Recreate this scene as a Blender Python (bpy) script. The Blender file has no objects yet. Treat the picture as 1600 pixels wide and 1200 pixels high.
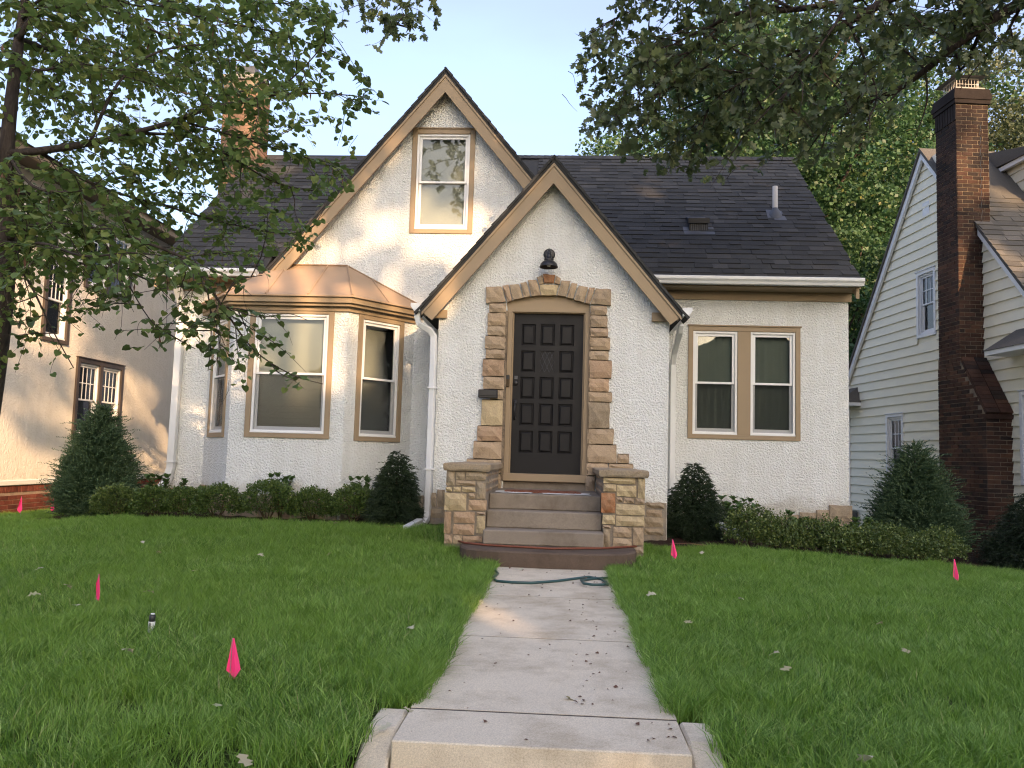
import bpy, bmesh, math, random
import numpy as np
from mathutils import Vector, Matrix, noise
from mathutils.geometry import tessellate_polygon
random.seed(7); rng = np.random.default_rng(7)
sc = bpy.context.scene
COL = sc.collection
R = math.radians

# ------------------------------------------------------------------ camera
cam = bpy.data.cameras.new('camera'); camo = bpy.data.objects.new('camera', cam); COL.objects.link(camo)
yaw, pit, rol, F = R(3.422), R(4.886), R(1.645), 1305.8
fw = Vector((-math.sin(yaw)*math.cos(pit), math.cos(yaw)*math.cos(pit), math.sin(pit)))
rt = Vector((math.cos(yaw), math.sin(yaw), 0)); up = rt.cross(fw)
r2 = rt*math.cos(rol)+up*math.sin(rol); u2 = -rt*math.sin(rol)+up*math.cos(rol)
CAMPOS = Vector((0, -8.922, .403))
m = Matrix((r2, u2, -fw)).transposed().to_4x4(); m.translation = CAMPOS
camo.matrix_world = m
cam.sensor_fit = 'HORIZONTAL'; cam.sensor_width = 36; cam.lens = 36*F/1600
cam.clip_start = .05; cam.clip_end = 1500
sc.camera = camo
def project(P):
    """pixel position (1600 wide) and depth of a world point: only used to sort pieces by how large they show"""
    d = Vector(P)-CAMPOS; z = d.dot(fw)
    if z < .1: return (-9999, -9999, z)
    return (800+F*d.dot(r2)/z, 600-F*d.dot(u2)/z, z)

# ------------------------------------------------------------------ sky, sun, exposure
SUN_AZ, SUN_EL = 25.0, 19.0          # degrees right of straight behind the camera, and up
TOSUN = Vector((math.sin(R(SUN_AZ))*math.cos(R(SUN_EL)), -math.cos(R(SUN_AZ))*math.cos(R(SUN_EL)), math.sin(R(SUN_EL))))
w = bpy.data.worlds.new('World'); sc.world = w; w.use_nodes = True
nt = w.node_tree; bg = nt.nodes['Background']
sky = nt.nodes.new('ShaderNodeTexSky'); sky.sky_type = 'NISHITA'; sky.sun_disc = False
sky.sun_elevation = R(SUN_EL); sky.sun_rotation = R(180-SUN_AZ)
sky.air_density = 1.15; sky.dust_density = 5.5; sky.ozone_density = 2.0; sky.altitude = 200
# thin high haze, the same all round the sky
tcw = nt.nodes.new('ShaderNodeTexCoord'); mpw = nt.nodes.new('ShaderNodeMapping'); mpw.inputs['Scale'].default_value = (1, 1, 3.2)
nzw = nt.nodes.new('ShaderNodeTexNoise'); nzw.inputs['Scale'].default_value = 1.7; nzw.inputs['Detail'].default_value = 5; nzw.inputs['Roughness'].default_value = .5
rmw = nt.nodes.new('ShaderNodeMapRange'); rmw.inputs[1].default_value = .3; rmw.inputs[2].default_value = .75; rmw.inputs[3].default_value = .50; rmw.inputs[4].default_value = .72
mxw = nt.nodes.new('ShaderNodeMix'); mxw.data_type = 'RGBA'; mxw.inputs[7].default_value = (.60, .545, .86, 1)
nt.links.new(tcw.outputs['Generated'], mpw.inputs[0]); nt.links.new(mpw.outputs[0], nzw.inputs['Vector']); nt.links.new(nzw.outputs['Fac'], rmw.inputs[0])
nt.links.new(rmw.outputs[0], mxw.inputs[0]); nt.links.new(sky.outputs[0], mxw.inputs[6]); nt.links.new(mxw.outputs[2], bg.inputs[0]); bg.inputs[1].default_value = .14
sl = bpy.data.lights.new('sun', 'SUN'); sl.energy = 1.75; sl.angle = R(.35); sl.color = (1, .64, .35)
so = bpy.data.objects.new('sun', sl); COL.objects.link(so)
so.rotation_euler = TOSUN.to_track_quat('Z', 'Y').to_euler()
sc.view_settings.view_transform = 'Standard'; sc.view_settings.look = 'None'
sc.view_settings.gamma = 1; sc.view_settings.use_curve_mapping = False
sc.view_settings.exposure = 2.53
sc.cycles.max_bounces = 8; sc.cycles.diffuse_bounces = 3; sc.cycles.transparent_max_bounces = 12
sc.cycles.transmission_bounces = 4; sc.cycles.glossy_bounces = 3
sc.cycles.use_adaptive_sampling = True; sc.cycles.adaptive_threshold = .008
sc.cycles.sample_clamp_indirect = 6; sc.cycles.use_denoising = True; sc.cycles.pixel_filter_type = 'BLACKMAN_HARRIS'; sc.cycles.filter_width = 1.15
sc.cycles.caustics_reflective = False; sc.cycles.caustics_refractive = False

# ------------------------------------------------------------------ materials
MATS = {}
class NT:
    def __init__(s, name):
        s.m = bpy.data.materials.new(name); s.m.use_nodes = True; s.t = s.m.node_tree
        s.b = s.t.nodes['Principled BSDF']; s.out = s.t.nodes['Material Output']
    def n(s, typ, **kw):
        o = s.t.nodes.new(typ)
        for k, v in kw.items():
            if k.startswith('i_'):
                key = k[2:]; key = int(key) if key.isdigit() else key.replace('_', ' ')
                o.inputs[key].default_value = v
            else: setattr(o, k, v)
        return o
    def l(s, a, b): s.t.links.new(a, b)
    def obj(s):
        return s.n('ShaderNodeTexCoord').outputs['Object']
    def pos(s):
        return s.n('ShaderNodeNewGeometry').outputs['Position']
    def noise(s, vec, scale, detail=3, rough=.55, dist=0):
        o = s.n('ShaderNodeTexNoise'); o.inputs['Scale'].default_value = scale; o.inputs['Detail'].default_value = detail
        o.inputs['Roughness'].default_value = rough; o.inputs['Distortion'].default_value = dist; s.l(vec, o.inputs['Vector']); return o.outputs['Fac']
    def ramp(s, fac, stops, interp='LINEAR'):
        o = s.n('ShaderNodeValToRGB'); cr = o.color_ramp; cr.interpolation = interp
        while len(cr.elements) < len(stops): cr.elements.new(.5)
        for e, (p, c) in zip(cr.elements, stops):
            e.position = p; e.color = (*c, 1) if len(c) == 3 else c
        s.l(fac, o.inputs[0]); return o.outputs[0]
    def mix(s, fac, a, b, mode='MIX'):
        o = s.n('ShaderNodeMix', data_type='RGBA', blend_type=mode)
        if isinstance(fac, (int, float)): o.inputs[0].default_value = fac
        else: s.l(fac, o.inputs[0])
        for i, x in ((6, a), (7, b)):
            if isinstance(x, tuple): o.inputs[i].default_value = (*x, 1)
            else: s.l(x, o.inputs[i])
        return o.outputs[2]
    def math(s, op, a, b=0., clamp=False):
        o = s.n('ShaderNodeMath', operation=op, use_clamp=clamp)
        for i, x in ((0, a), (1, b)):
            if isinstance(x, (int, float)): o.inputs[i].default_value = x
            else: s.l(x, o.inputs[i])
        return o.outputs[0]
    def bump(s, h, strength, dist, prev=None):
        o = s.n('ShaderNodeBump'); o.inputs['Strength'].default_value = strength; o.inputs['Distance'].default_value = dist
        s.l(h, o.inputs['Height'])
        if prev is not None: s.l(prev, o.inputs['Normal'])
        return o.outputs[0]
    def done(s, col=None, rough=.8, normal=None, spec=.3, metal=0):
        if col is not None:
            if isinstance(col, tuple): s.b.inputs['Base Color'].default_value = (*col, 1)
            else: s.l(col, s.b.inputs['Base Color'])
        if isinstance(rough, (int, float)): s.b.inputs['Roughness'].default_value = rough
        else: s.l(rough, s.b.inputs['Roughness'])
        s.b.inputs['Specular IOR Level'].default_value = spec; s.b.inputs['Metallic'].default_value = metal
        if normal is not None: s.l(normal, s.b.inputs['Normal'])
        MATS[s.m.name] = s.m; return s.m
def rnd_island(t): return t.n('ShaderNodeNewGeometry').outputs['Random Per Island']
def rnd_object(t): return t.n('ShaderNodeObjectInfo').outputs['Random']

def m_stucco(name, c1, c2, scale=20, dist=.02, strength=.9):
    t = NT(name); p = t.pos()
    big = t.noise(p, .9, 4)
    col = t.mix(big, c1, c2)
    dirt = t.ramp(t.noise(p, 5, 5, .7), [(.35, (.92, .91, .88)), (.65, (1, 1, 1))])
    col = t.mix(.6, col, dirt, 'MULTIPLY')
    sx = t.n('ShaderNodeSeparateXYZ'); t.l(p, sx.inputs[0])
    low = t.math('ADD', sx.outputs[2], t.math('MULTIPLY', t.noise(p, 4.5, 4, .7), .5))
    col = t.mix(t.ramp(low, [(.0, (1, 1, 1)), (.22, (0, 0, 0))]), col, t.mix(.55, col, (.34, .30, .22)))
    mp = t.n('ShaderNodeMapping'); mp.inputs['Scale'].default_value = (7, 7, .35); t.l(p, mp.inputs[0])
    col = t.mix(.30, col, t.ramp(t.noise(mp.outputs[0], 1, 4, .6), [(.42, (.86, .85, .82)), (.6, (1, 1, 1))]), 'MULTIPLY')
    a = t.noise(p, scale, 3, .5, .35)
    ra = t.ramp(a, [(.36, (0, 0, 0)), (.62, (1, 1, 1))])
    b = t.noise(p, scale*3.6, 3, .6, .3)
    h = t.mix(.38, ra, b)
    return t.done(col, .92, t.bump(h, strength, dist), .15)
m_stucco('stucco_white', (.80, .825, .82), (.75, .775, .77), 40, .017, 1.0)
m_stucco('stucco_cream', (.74, .69, .60), (.69, .64, .56), 34, .009, .9)

def m_paint(name, c, rough=.5, bump=.25, var=.12, spec=.35, scale=14):
    t = NT(name); p = t.obj()
    n1 = t.noise(p, scale*.25, 4, .6); n2 = t.noise(p, scale*6, 3)
    col = t.mix(n1, tuple(x*(1-var) for x in c), tuple(min(1, x*(1+var)) for x in c))
    return t.done(col, t.ramp(n1, [(.3, (rough-.08,)*3), (.7, (rough+.08,)*3)]), t.bump(n2, bump, .002), spec)
m_paint('tan_trim', (.285, .215, .135), .55)
m_paint('white_vinyl', (.72, .73, .73), .38, .1, .05)
m_paint('white_metal', (.66, .68, .69), .4, .2, .07)
m_paint('brown_trim', (.06, .045, .035), .5)
m_paint('door_black', (.011, .011, .012), .5, .5, .2, .22, 30)
m_paint('black_metal', (.012, .013, .016), .42, .3, .2, .5)
m_paint('bay_metal', (.34, .245, .165), .75, .3, .16, .25)
m_paint('siding_paint', (.79, .75, .59), .55, .3, .05)
m_paint('sheet_grey', (.07, .075, .085), .5, .3, .2, .5)
m_paint('flag_pink', (.95, .05, .22), .45, .2, .04)
m_paint('wire_steel', (.25, .25, .25), .4)
m_paint('lead_glass', (.012, .013, .015), .3, .3, .2, .12)
m_paint('joint_dark', (.07, .055, .045), .9)
m_paint('hose_green', (.03, .075, .075), .35, .1, .1)
m_paint('hose_red', (.17, .055, .03), .55)
m_paint('drip_brown', (.13, .06, .035), .6)
m_paint('paper_white', (.6, .6, .56), .7)
m_paint('blind_fabric', (.50, .48, .42), .8)
m_paint('blind_dark', (.24, .26, .225), .8)
m_paint('curtain_white', (.26, .27, .28), .8)
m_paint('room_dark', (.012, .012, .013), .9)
m_paint('pvc_pipe', (.5, .47, .42), .6)
m_paint('soffit_brown', (.13, .10, .075), .7)

def m_glass():
    t = NT('window_glass'); nd = t.t.nodes
    tr = t.n('ShaderNodeBsdfTransparent'); tr.inputs[0].default_value = (.86, .89, .88, 1)
    gl = t.n('ShaderNodeBsdfGlossy'); gl.inputs['Roughness'].default_value = .015; gl.inputs[0].default_value = (1, 1, 1, 1)
    fr = t.n('ShaderNodeFresnel'); fr.inputs[0].default_value = 1.55
    h = t.noise(t.pos(), 1.8, 2); t.l(t.bump(h, .15, .01), gl.inputs['Normal'])
    mx = t.n('ShaderNodeMixShader'); t.l(fr.outputs[0], mx.inputs[0]); t.l(tr.outputs[0], mx.inputs[1]); t.l(gl.outputs[0], mx.inputs[2])
    t.l(mx.outputs[0], t.out.inputs[0]); MATS['window_glass'] = t.m
m_glass()
def m_screen():
    t = NT('insect_screen')
    tr = t.n('ShaderNodeBsdfTransparent'); tr.inputs[0].default_value = (1, 1, 1, 1)
    df = t.n('ShaderNodeBsdfDiffuse'); df.inputs[0].default_value = (.03, .032, .035, 1)
    mx = t.n('ShaderNodeMixShader'); mx.inputs[0].default_value = .18
    t.l(tr.outputs[0], mx.inputs[1]); t.l(df.outputs[0], mx.inputs[2]); t.l(mx.outputs[0], t.out.inputs[0]); MATS['insect_screen'] = t.m
m_screen()

def m_shingle(name, stops):
    t = NT(name); p = t.pos()
    col = t.ramp(rnd_island(t) if 'mass' in name else rnd_object(t), stops, 'LINEAR')
    g = t.noise(p, 260, 2, .7); col = t.mix(.75, col, t.ramp(g, [(.3, (.45, .45, .47)), (.7, (1.5, 1.5, 1.5))]), 'MULTIPLY')
    return t.done(col, .9, t.bump(g, .5, .004), .25)
SH = [(0, (.034, .035, .035)), (.35, (.046, .047, .047)), (.7, (.030, .031, .031)), (1, (.062, .062, .061))]
m_shingle('shingle_charcoal', SH); m_shingle('shingle_mass_charcoal', SH)
SH2 = [(0, (.075, .07, .062)), (.5, (.10, .095, .085)), (1, (.13, .12, .105))]
m_shingle('shingle_weathered', SH2); m_shingle('shingle_mass_weathered', SH2)

def m_stone(name, stops, bumpd=.012):
    t = NT(name); p = t.pos()
    base = t.ramp(rnd_object(t), stops, 'LINEAR')
    n1 = t.noise(p, 11, 6, .7, .8); n2 = t.noise(p, 80, 6, .75)
    col = t.mix(t.ramp(n1, [(.35, (0, 0, 0)), (.65, (1, 1, 1))]), base, t.mix(.45, base, (.42, .32, .21)))
    col = t.mix(.65, col, t.ramp(n2, [(.25, (.38, .35, .31)), (.5, (.95, .95, .95)), (.78, (1.4, 1.35, 1.22))]), 'MULTIPLY')
    stain = t.ramp(t.noise(p, 3.3, 5, .7), [(.52, (1, 1, 1)), (.72, (.5, .48, .45))])
    col = t.mix(.7, col, stain, 'MULTIPLY')
    h = t.mix(.4, n1, n2)
    return t.done(col, .93, t.bump(h, .9, bumpd), .15)
m_stone('sandstone', [(0, (.33, .25, .175)), (.2, (.40, .315, .22)), (.4, (.30, .24, .175)), (.6, (.39, .295, .20)), (.8, (.34, .28, .205)), (1, (.40, .275, .19))])
m_stone('sandstone_orange', [(0, (.42, .295, .195)), (1, (.36, .25, .17))])
m_stone('sandstone_yellow', [(0, (.50, .41, .25)), (1, (.45, .37, .235))])
m_stone('sandstone_red', [(0, (.30, .13, .06)), (1, (.34, .15, .07))])
m_stone('sandstone_grey', [(0, (.27, .225, .165)), (1, (.31, .26, .19))])
m_stone('mortar', [(0, (.10, .08, .06)), (1, (.10, .08, .06))], .004)
m_stone('mortar_grey', [(0, (.22, .20, .175)), (1, (.22, .20, .175))], .004)

def m_brick(name, stops, soot=False):
    t = NT(name); p = t.pos()
    col = t.ramp(rnd_object(t) if 'mass' not in name else rnd_island(t), stops, 'LINEAR')
    n = t.noise(p, 70, 5, .7)
    col = t.mix(.8, col, t.ramp(n, [(.2, (.5, .48, .46)), (.8, (1.35, 1.3, 1.25))]), 'MULTIPLY')
    sx = t.n('ShaderNodeSeparateXYZ'); t.l(p, sx.inputs[0])
    if 'rustic' in name:
        hz_ = t.math('ADD', sx.outputs[2], t.math('MULTIPLY', t.noise(p, 1.4, 4), 2.2))
        hz2 = t.n('ShaderNodeMapRange'); t.l(hz_, hz2.inputs[0]); hz2.inputs[1].default_value = 5.2; hz2.inputs[2].default_value = 7.4; hz2.inputs[3].default_value = 0; hz2.inputs[4].default_value = .85
        col = t.mix(hz2.outputs[0], col, t.mix(.8, col, (.018, .016, .015)))
    blot = t.noise(p, 2.2, 4, .6); col = t.mix(.75, col, t.ramp(blot, [(.38, (.42, .40, .40)), (.6, (1, 1, 1))]), 'MULTIPLY')
    return t.done(col, .9, t.bump(n, .7, .004), .2)
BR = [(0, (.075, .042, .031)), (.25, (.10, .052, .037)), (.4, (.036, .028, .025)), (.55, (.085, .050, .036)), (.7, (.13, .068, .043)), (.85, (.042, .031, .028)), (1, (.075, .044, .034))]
m_brick('brick_rustic', BR); m_brick('brick_mass_rustic', BR)
m_brick('brick_red', [(0, (.15, .045, .03)), (.5, (.19, .06, .04)), (1, (.11, .035, .026))])
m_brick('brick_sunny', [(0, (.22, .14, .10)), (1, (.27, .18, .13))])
m_stone('brick_mortar', [(0, (.17, .145, .12)), (1, (.17, .145, .12))], .003)
m_stone('brick_mortar_red', [(0, (.22, .16, .13)), (1, (.22, .16, .13))], .003)

def m_concrete(name, c, stain=(.6, .55, .5), st=.5, speck=1.):
    t = NT(name); p = t.pos()
    n1 = t.noise(p, 1.6, 6, .65, .4); n2 = t.noise(p, 150, 3, .8); n3 = t.noise(p, 420, 2, .7)
    col = t.mix(n1, tuple(x*.84 for x in c), tuple(x*1.12 for x in c))
    col = t.mix(.55*speck, col, t.ramp(n2, [(.3, (.55, .52, .5)), (.5, (1, 1, 1)), (.72, (1.45, 1.4, 1.35))]), 'MULTIPLY')
    col = t.mix(.35*speck, col, t.ramp(n3, [(.3, (.6, .6, .6)), (.7, (1.35, 1.35, 1.35))]), 'MULTIPLY')
    sm = t.ramp(t.noise(p, 2.7, 5, .7), [(.45, (1, 1, 1)), (.75, stain)])
    col = t.mix(st, col, sm, 'MULTIPLY')
    return t.done(col, .9, t.bump(t.mix(.5, n2, n3), .6, .004), .2)
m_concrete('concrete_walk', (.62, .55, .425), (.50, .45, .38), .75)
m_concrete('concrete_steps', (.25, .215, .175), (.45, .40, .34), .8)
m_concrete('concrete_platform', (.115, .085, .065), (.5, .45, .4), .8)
m_concrete('asphalt', (.05, .05, .05))
m_concrete('concrete_smooth', (.30, .28, .25), speck=.4)
def m_soil():
    t = NT('mulch_soil'); p = t.pos()
    n = t.noise(p, 60, 5, .75); n2 = t.noise(p, 9, 4)
    col = t.ramp(n, [(.3, (.012, .008, .006)), (.6, (.05, .032, .022)), (.8, (.10, .07, .05))])
    return t.done(col, .95, t.bump(t.mix(.5, n, n2), 1, .03), .1)
m_soil()
def m_ground():
    t = NT('lawn_soil'); p = t.pos()
    n = t.noise(p, 40, 5, .75)
    col = t.ramp(n, [(.3, (.02, .035, .01)), (.7, (.05, .07, .02))])
    return t.done(col, .95, t.bump(n, 1, .02), .1)
m_ground()
def m_leaf(name, stops, trans=.35, rough=.5, per='island', back=(.5, .62, .22), spec=.4, patch=None):
    t = NT(name)
    col = t.ramp(rnd_island(t) if per == 'island' else rnd_object(t), stops)
    if patch:
        col = t.mix(t.ramp(t.noise(t.pos(), patch[0], 3), [(.4, (0, 0, 0)), (.65, (1, 1, 1))]), col, t.mix(.6, col, patch[1]))
    t.l(col, t.b.inputs['Base Color']); t.b.inputs['Roughness'].default_value = rough; t.b.inputs['Specular IOR Level'].default_value = spec
    tl = t.n('ShaderNodeBsdfTranslucent'); t.l(t.mix(.55, col, back, 'MIX') if back else col, tl.inputs[0])
    mx = t.n('ShaderNodeMixShader'); mx.inputs[0].default_value = trans
    t.l(t.b.outputs[0], mx.inputs[1]); t.l(tl.outputs[0], mx.inputs[2]); t.l(mx.outputs[0], t.out.inputs[0])
    MATS[name] = t.m; return t.m
m_leaf('leaf_redbud', [(0, (.07, .125, .04)), (.5, (.12, .19, .058)), (.85, (.19, .25, .075)), (1, (.26, .28, .08))], .42, .45, back=(.20, .28, .06))
m_leaf('leaf_oak', [(0, (.055, .078, .042)), (.6, (.08, .108, .052)), (1, (.15, .175, .07))], .38, .42, back=(.20, .27, .08))
m_leaf('leaf_maple', [(0, (.024, .065, .028)), (.5, (.038, .092, .036)), (.95, (.065, .13, .045)), (1, (.17, .17, .05))], .26, .5, back=(.10, .22, .07), patch=(.3, (.075, .12, .045)))
m_leaf('leaf_far', [(0, (.04, .06, .035)), (1, (.08, .10, .05))], .25, .5, back=(.2, .24, .09))
m_leaf('leaf_boxwood', [(0, (.042, .080, .020)), (.6, (.068, .118, .028)), (1, (.15, .20, .05))], .2, .4, back=(.16, .22, .05))
m_leaf('leaf_privet', [(0, (.050, .085, .022)), (.6, (.080, .125, .032)), (1, (.18, .22, .06))], .2, .45, back=(.16, .22, .05))
m_leaf('leaf_juniper', [(0, (.035, .07, .035)), (.7, (.06, .11, .048)), (1, (.12, .17, .07))], .1, .6, back=(.08, .13, .05))
m_leaf('leaf_spruce', [(0, (.016, .032, .015)), (.7, (.028, .050, .022)), (1, (.050, .078, .030))], .08, .55, back=(.06, .1, .04))
m_leaf('leaf_yew', [(0, (.012, .024, .010)), (1, (.022, .040, .014))], .08, .45, back=(.06, .1, .03))
m_leaf('leaf_hydrangea', [(0, (.04, .085, .025)), (1, (.075, .14, .04))], .25, .45, back=(.22, .34, .08))
m_leaf('grass_blade', [(0, (.030, .080, .012)), (.3, (.095, .20, .028)), (.6, (.17, .32, .045)), (.85, (.32, .49, .10)), (.96, (.42, .56, .20)), (.97, (.40, .36, .18)), (1, (.36, .32, .16))], .35, .45, per='island', back=(.16, .34, .04), patch=(1.3, (.19, .33, .05)))
m_leaf('leaf_litter', [(0, (.52, .50, .38)), (.6, (.42, .36, .22)), (1, (.36, .40, .20))], .25, .7, back=(.5, .48, .3))
m_leaf('seed_pod', [(0, (.09, .045, .025)), (1, (.14, .07, .045))], .1, .7, back=None)
def m_bark(name, c1, c2):
    t = NT(name); p = t.pos()
    mp = t.n('ShaderNodeMapping'); mp.inputs['Scale'].default_value = (1, 1, .25); t.l(p, mp.inputs[0])
    n = t.noise(mp.outputs[0], 40, 6, .7, .5)
    return t.done(t.ramp(n, [(.3, c1), (.7, c2)]), .9, t.bump(n, .9, .02), .15)
m_bark('bark_dark', (.03, .024, .02), (.085, .07, .06)); m_bark('bark_oak', (.018, .014, .012), (.06, .048, .04)); m_bark('stem_brown', (.05, .035, .02), (.12, .085, .05))

# ------------------------------------------------------------------ mesh helpers
class MB:
    def __init__(s): s.v = []; s.f = []; s.mi = []
    def add(s, vs, fs, mi=0):
        n = len(s.v); s.v += [tuple(v) for v in vs]; s.f += [tuple(i+n for i in f) for f in fs]; s.mi += [mi]*len(fs); return s
    def box(s, x0, x1, y0, y1, z0, z1, mi=0, M=None):
        vs = [(x, y, z) for z in (z0, z1) for y in (y0, y1) for x in (x0, x1)]
        if M is not None: vs = [tuple(M @ Vector(v)) for v in vs]
        return s.add(vs, [(0, 2, 3, 1), (4, 5, 7, 6), (0, 1, 5, 4), (2, 6, 7, 3), (0, 4, 6, 2), (1, 3, 7, 5)], mi)
    def prism(s, poly, axis, a, b, mi=0):
        """poly: 2D points; axis 'x': (y,z), 'y': (x,z), 'z': (x,y); extruded from a to b"""
        n = len(poly)
        def P(p, t): return (t, p[0], p[1]) if axis == 'x' else ((p[0], t, p[1]) if axis == 'y' else (p[0], p[1], t))
        vs = [P(p, a) for p in poly]+[P(p, b) for p in poly]
        fs = [tuple(range(n)), tuple(range(2*n-1, n-1, -1))]+[(i, i+n, (i+1) % n+n, (i+1) % n) for i in range(n)]
        return s.add(vs, fs, mi)
    def tube(s, pts, rad, k=8, mi=0, cap=True, flat=None):
        pts = [Vector(p) for p in pts]; n = len(pts)
        if not hasattr(rad, '__len__'): rad = [rad]*n
        t0 = (pts[1]-pts[0]).normalized(); a = t0.orthogonal().normalized() if flat is None else (Vector(flat)-t0*t0.dot(Vector(flat))).normalized()
        vs = []
        for i, p in enumerate(pts):
            t = (pts[min(i+1, n-1)]-pts[max(i-1, 0)]).normalized()
            a = (a-t*a.dot(t)).normalized(); b = t.cross(a)
            for j in range(k):
                an = 2*math.pi*(j+.5)/k; vs.append(p+(a*math.cos(an)+b*math.sin(an))*rad[i])
        fs = [(i*k+j, i*k+(j+1) % k, (i+1)*k+(j+1) % k, (i+1)*k+j) for i in range(n-1) for j in range(k)]
        if cap: fs += [tuple(range(k-1, -1, -1)), tuple((n-1)*k+j for j in range(k))]
        return s.add(vs, fs, mi)
    def lathe(s, prof, c, k=20, mi=0, M=None):
        vs = []
        for r_, z in prof:
            for j in range(k):
                an = 2*math.pi*j/k; v = Vector((r_*math.cos(an), r_*math.sin(an), z))
                if M is not None: v = M @ v
                vs.append(v+Vector(c))
        n = len(prof)
        fs = [(i*k+j, i*k+(j+1) % k, (i+1)*k+(j+1) % k, (i+1)*k+j) for i in range(n-1) for j in range(k)]
        return s.add(vs, fs, mi)
    def mesh(s, name):
        me = bpy.data.meshes.new(name); me.from_pydata(s.v, [], s.f)
        return me
def link(name, me, mats, parent=None, smooth=False, fixn=True, bevel=0):
    if fixn or bevel:
        b = bmesh.new(); b.from_mesh(me)
        if bevel:
            bmesh.ops.bevel(b, geom=[e for e in b.edges if e.is_manifold and e.calc_face_angle(0) > .5], offset=bevel, segments=1, affect='EDGES')
        if fixn: bmesh.ops.recalc_face_normals(b, faces=b.faces)
        b.to_mesh(me); b.free()
    for m_ in (mats if isinstance(mats, (list, tuple)) else [mats]): me.materials.append(MATS[m_])
    if smooth: me.polygons.foreach_set('use_smooth', [True]*len(me.polygons))
    o = bpy.data.objects.new(name, me); COL.objects.link(o)
    if parent is not None: o.parent = parent
    return o
def build(mb, name, mats, parent=None, smooth=False, bevel=0):
    me = mb.mesh(name)
    me.polygons.foreach_set('material_index', mb.mi)
    return link(name, me, mats, parent, smooth, True, bevel)
def tag(o, label=None, cat=None, group=None, kind=None):
    if label: o['label'] = label
    if cat: o['category'] = cat
    if group: o['group'] = group
    if kind: o['kind'] = kind
    return o
def thing(name, label, cat, loc=(0, 0, 0), rz=0, group=None):
    o = bpy.data.objects.new(name, None); COL.objects.link(o); o.location = loc; o.rotation_euler = (0, 0, rz)
    o.empty_display_size = .2
    return tag(o, label, cat, group)
def smooth01(t): t = max(0., min(1., t)); return t*t*(3-2*t)
def gz(x, y):
    z = -.645+(.145-.10*smooth01((x+.9)/1.8))*smooth01((y+1.5)/2.5)
    k = smooth01((y+3)/3.5)
    if x > 1.8: z -= (.05*(min(x, 4.5)-1.8)+.13*max(0, min(x, 8)-4.5))*k
    if x < -5: z -= .065*min(-x-5, 4)*k
    if -.72 < x < .627 and y < -5.4: z -= .9
    if y < -5.95: z -= .5*smooth01((-5.95-y)/1.1)
    if y < -9.6: z -= .12*smooth01((-9.6-y)/.3)
    return z
def gz_np(x, y):
    return np.array([gz(a, b) for a, b in zip(x, y)])
def wall(name, outer, holes, O, U, mat, parent, N=None, thick=.16, V=(0, 0, 1)):
    """flat wall with holes: 2D polygons in (U, V) from O; holes get reveals; N points outward"""
    O = Vector(O); U = Vector(U).normalized(); V = Vector(V); N = Vector(N) if N else U.cross(V)
    loops = [outer]+holes
    tri = tessellate_polygon([[Vector((p[0], p[1], 0)) for p in lp] for lp in loops])
    flat = [p for lp in loops for p in lp]
    vs = [O+U*p[0]+V*p[1] for p in flat]; n = len(vs)
    vs += [v-N*thick for v in vs]
    fs = [tuple(t) for t in tri]+[tuple(i+n for i in reversed(t)) for t in tri]
    k = 0
    for lp in loops:
        for i in range(len(lp)):
            a, b = k+i, k+(i+1) % len(lp); fs.append((a, b, b+n, a+n))
        k += len(lp)
    return link(name, MB().add(vs, fs).mesh(name), mat, parent)
def np_mesh(name, V, Fq, mat, parent=None, smooth=False):
    """V (n,3), Fq (m,k) all faces the same size"""
    me = bpy.data.meshes.new(name); V = np.ascontiguousarray(V, dtype=np.float32); Fq = np.ascontiguousarray(Fq, dtype=np.int32)
    me.vertices.add(len(V)); me.vertices.foreach_set('co', V.ravel())
    k = Fq.shape[1]; me.loops.add(Fq.size); me.loops.foreach_set('vertex_index', Fq.ravel())
    me.polygons.add(len(Fq)); me.polygons.foreach_set('loop_start', np.arange(0, Fq.size, k, dtype=np.int32))
    me.update(calc_edges=True)
    me.materials.append(MATS[mat])
    if smooth: me.polygons.foreach_set('use_smooth', [True]*len(me.polygons))
    o = bpy.data.objects.new(name, me); COL.objects.link(o)
    if parent is not None: o.parent = parent
    return o
def frames(T, N):
    T = T/np.linalg.norm(T, axis=1, keepdims=True); B = np.cross(N, T); B /= np.maximum(np.linalg.norm(B, axis=1, keepdims=True), 1e-6)
    return T, B, np.cross(T, B)
def leaf_arrays(P, T, N, S, tv, tf):
    """P base points, T tip directions, N rough normals, S sizes, tv template (k,3) in (side, tip, up)"""
    T, B, N2 = frames(T, N); k = len(tv)
    V = (P[:, None, :]+S[:, None, None]*(tv[None, :, 0, None]*B[:, None, :]+tv[None, :, 1, None]*T[:, None, :]+tv[None, :, 2, None]*N2[:, None, :])).reshape(-1, 3)
    Fa = (np.asarray(tf)[None]+(np.arange(len(P))*k)[:, None, None]).reshape(-1, len(tf[0]))
    return V, Fa
HEART = np.array([(0, 0, 0), (.32, -.12, .03), (.50, .22, .08), (.37, .62, .05), (0, .93, -.08), (-.37, .62, .05), (-.50, .22, .08), (-.32, -.12, .03), (0, .42, -.03)])
HEART_F = [(8, 0, 1), (8, 1, 2), (8, 2, 3), (8, 3, 4), (8, 4, 5), (8, 5, 6), (8, 6, 7), (8, 7, 0)]
OAKL = np.array([(0, 0, 0), (.14, .18, .02), (.34, .30, .05), (.16, .42, .01), (.42, .62, .05), (.18, .72, .01), (.22, .92, .0), (0, 1, -.04), (-.22, .92, 0), (-.18, .72, .01), (-.42, .62, .05), (-.16, .42, .01), (-.34, .30, .05), (-.14, .18, .02)])
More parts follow.
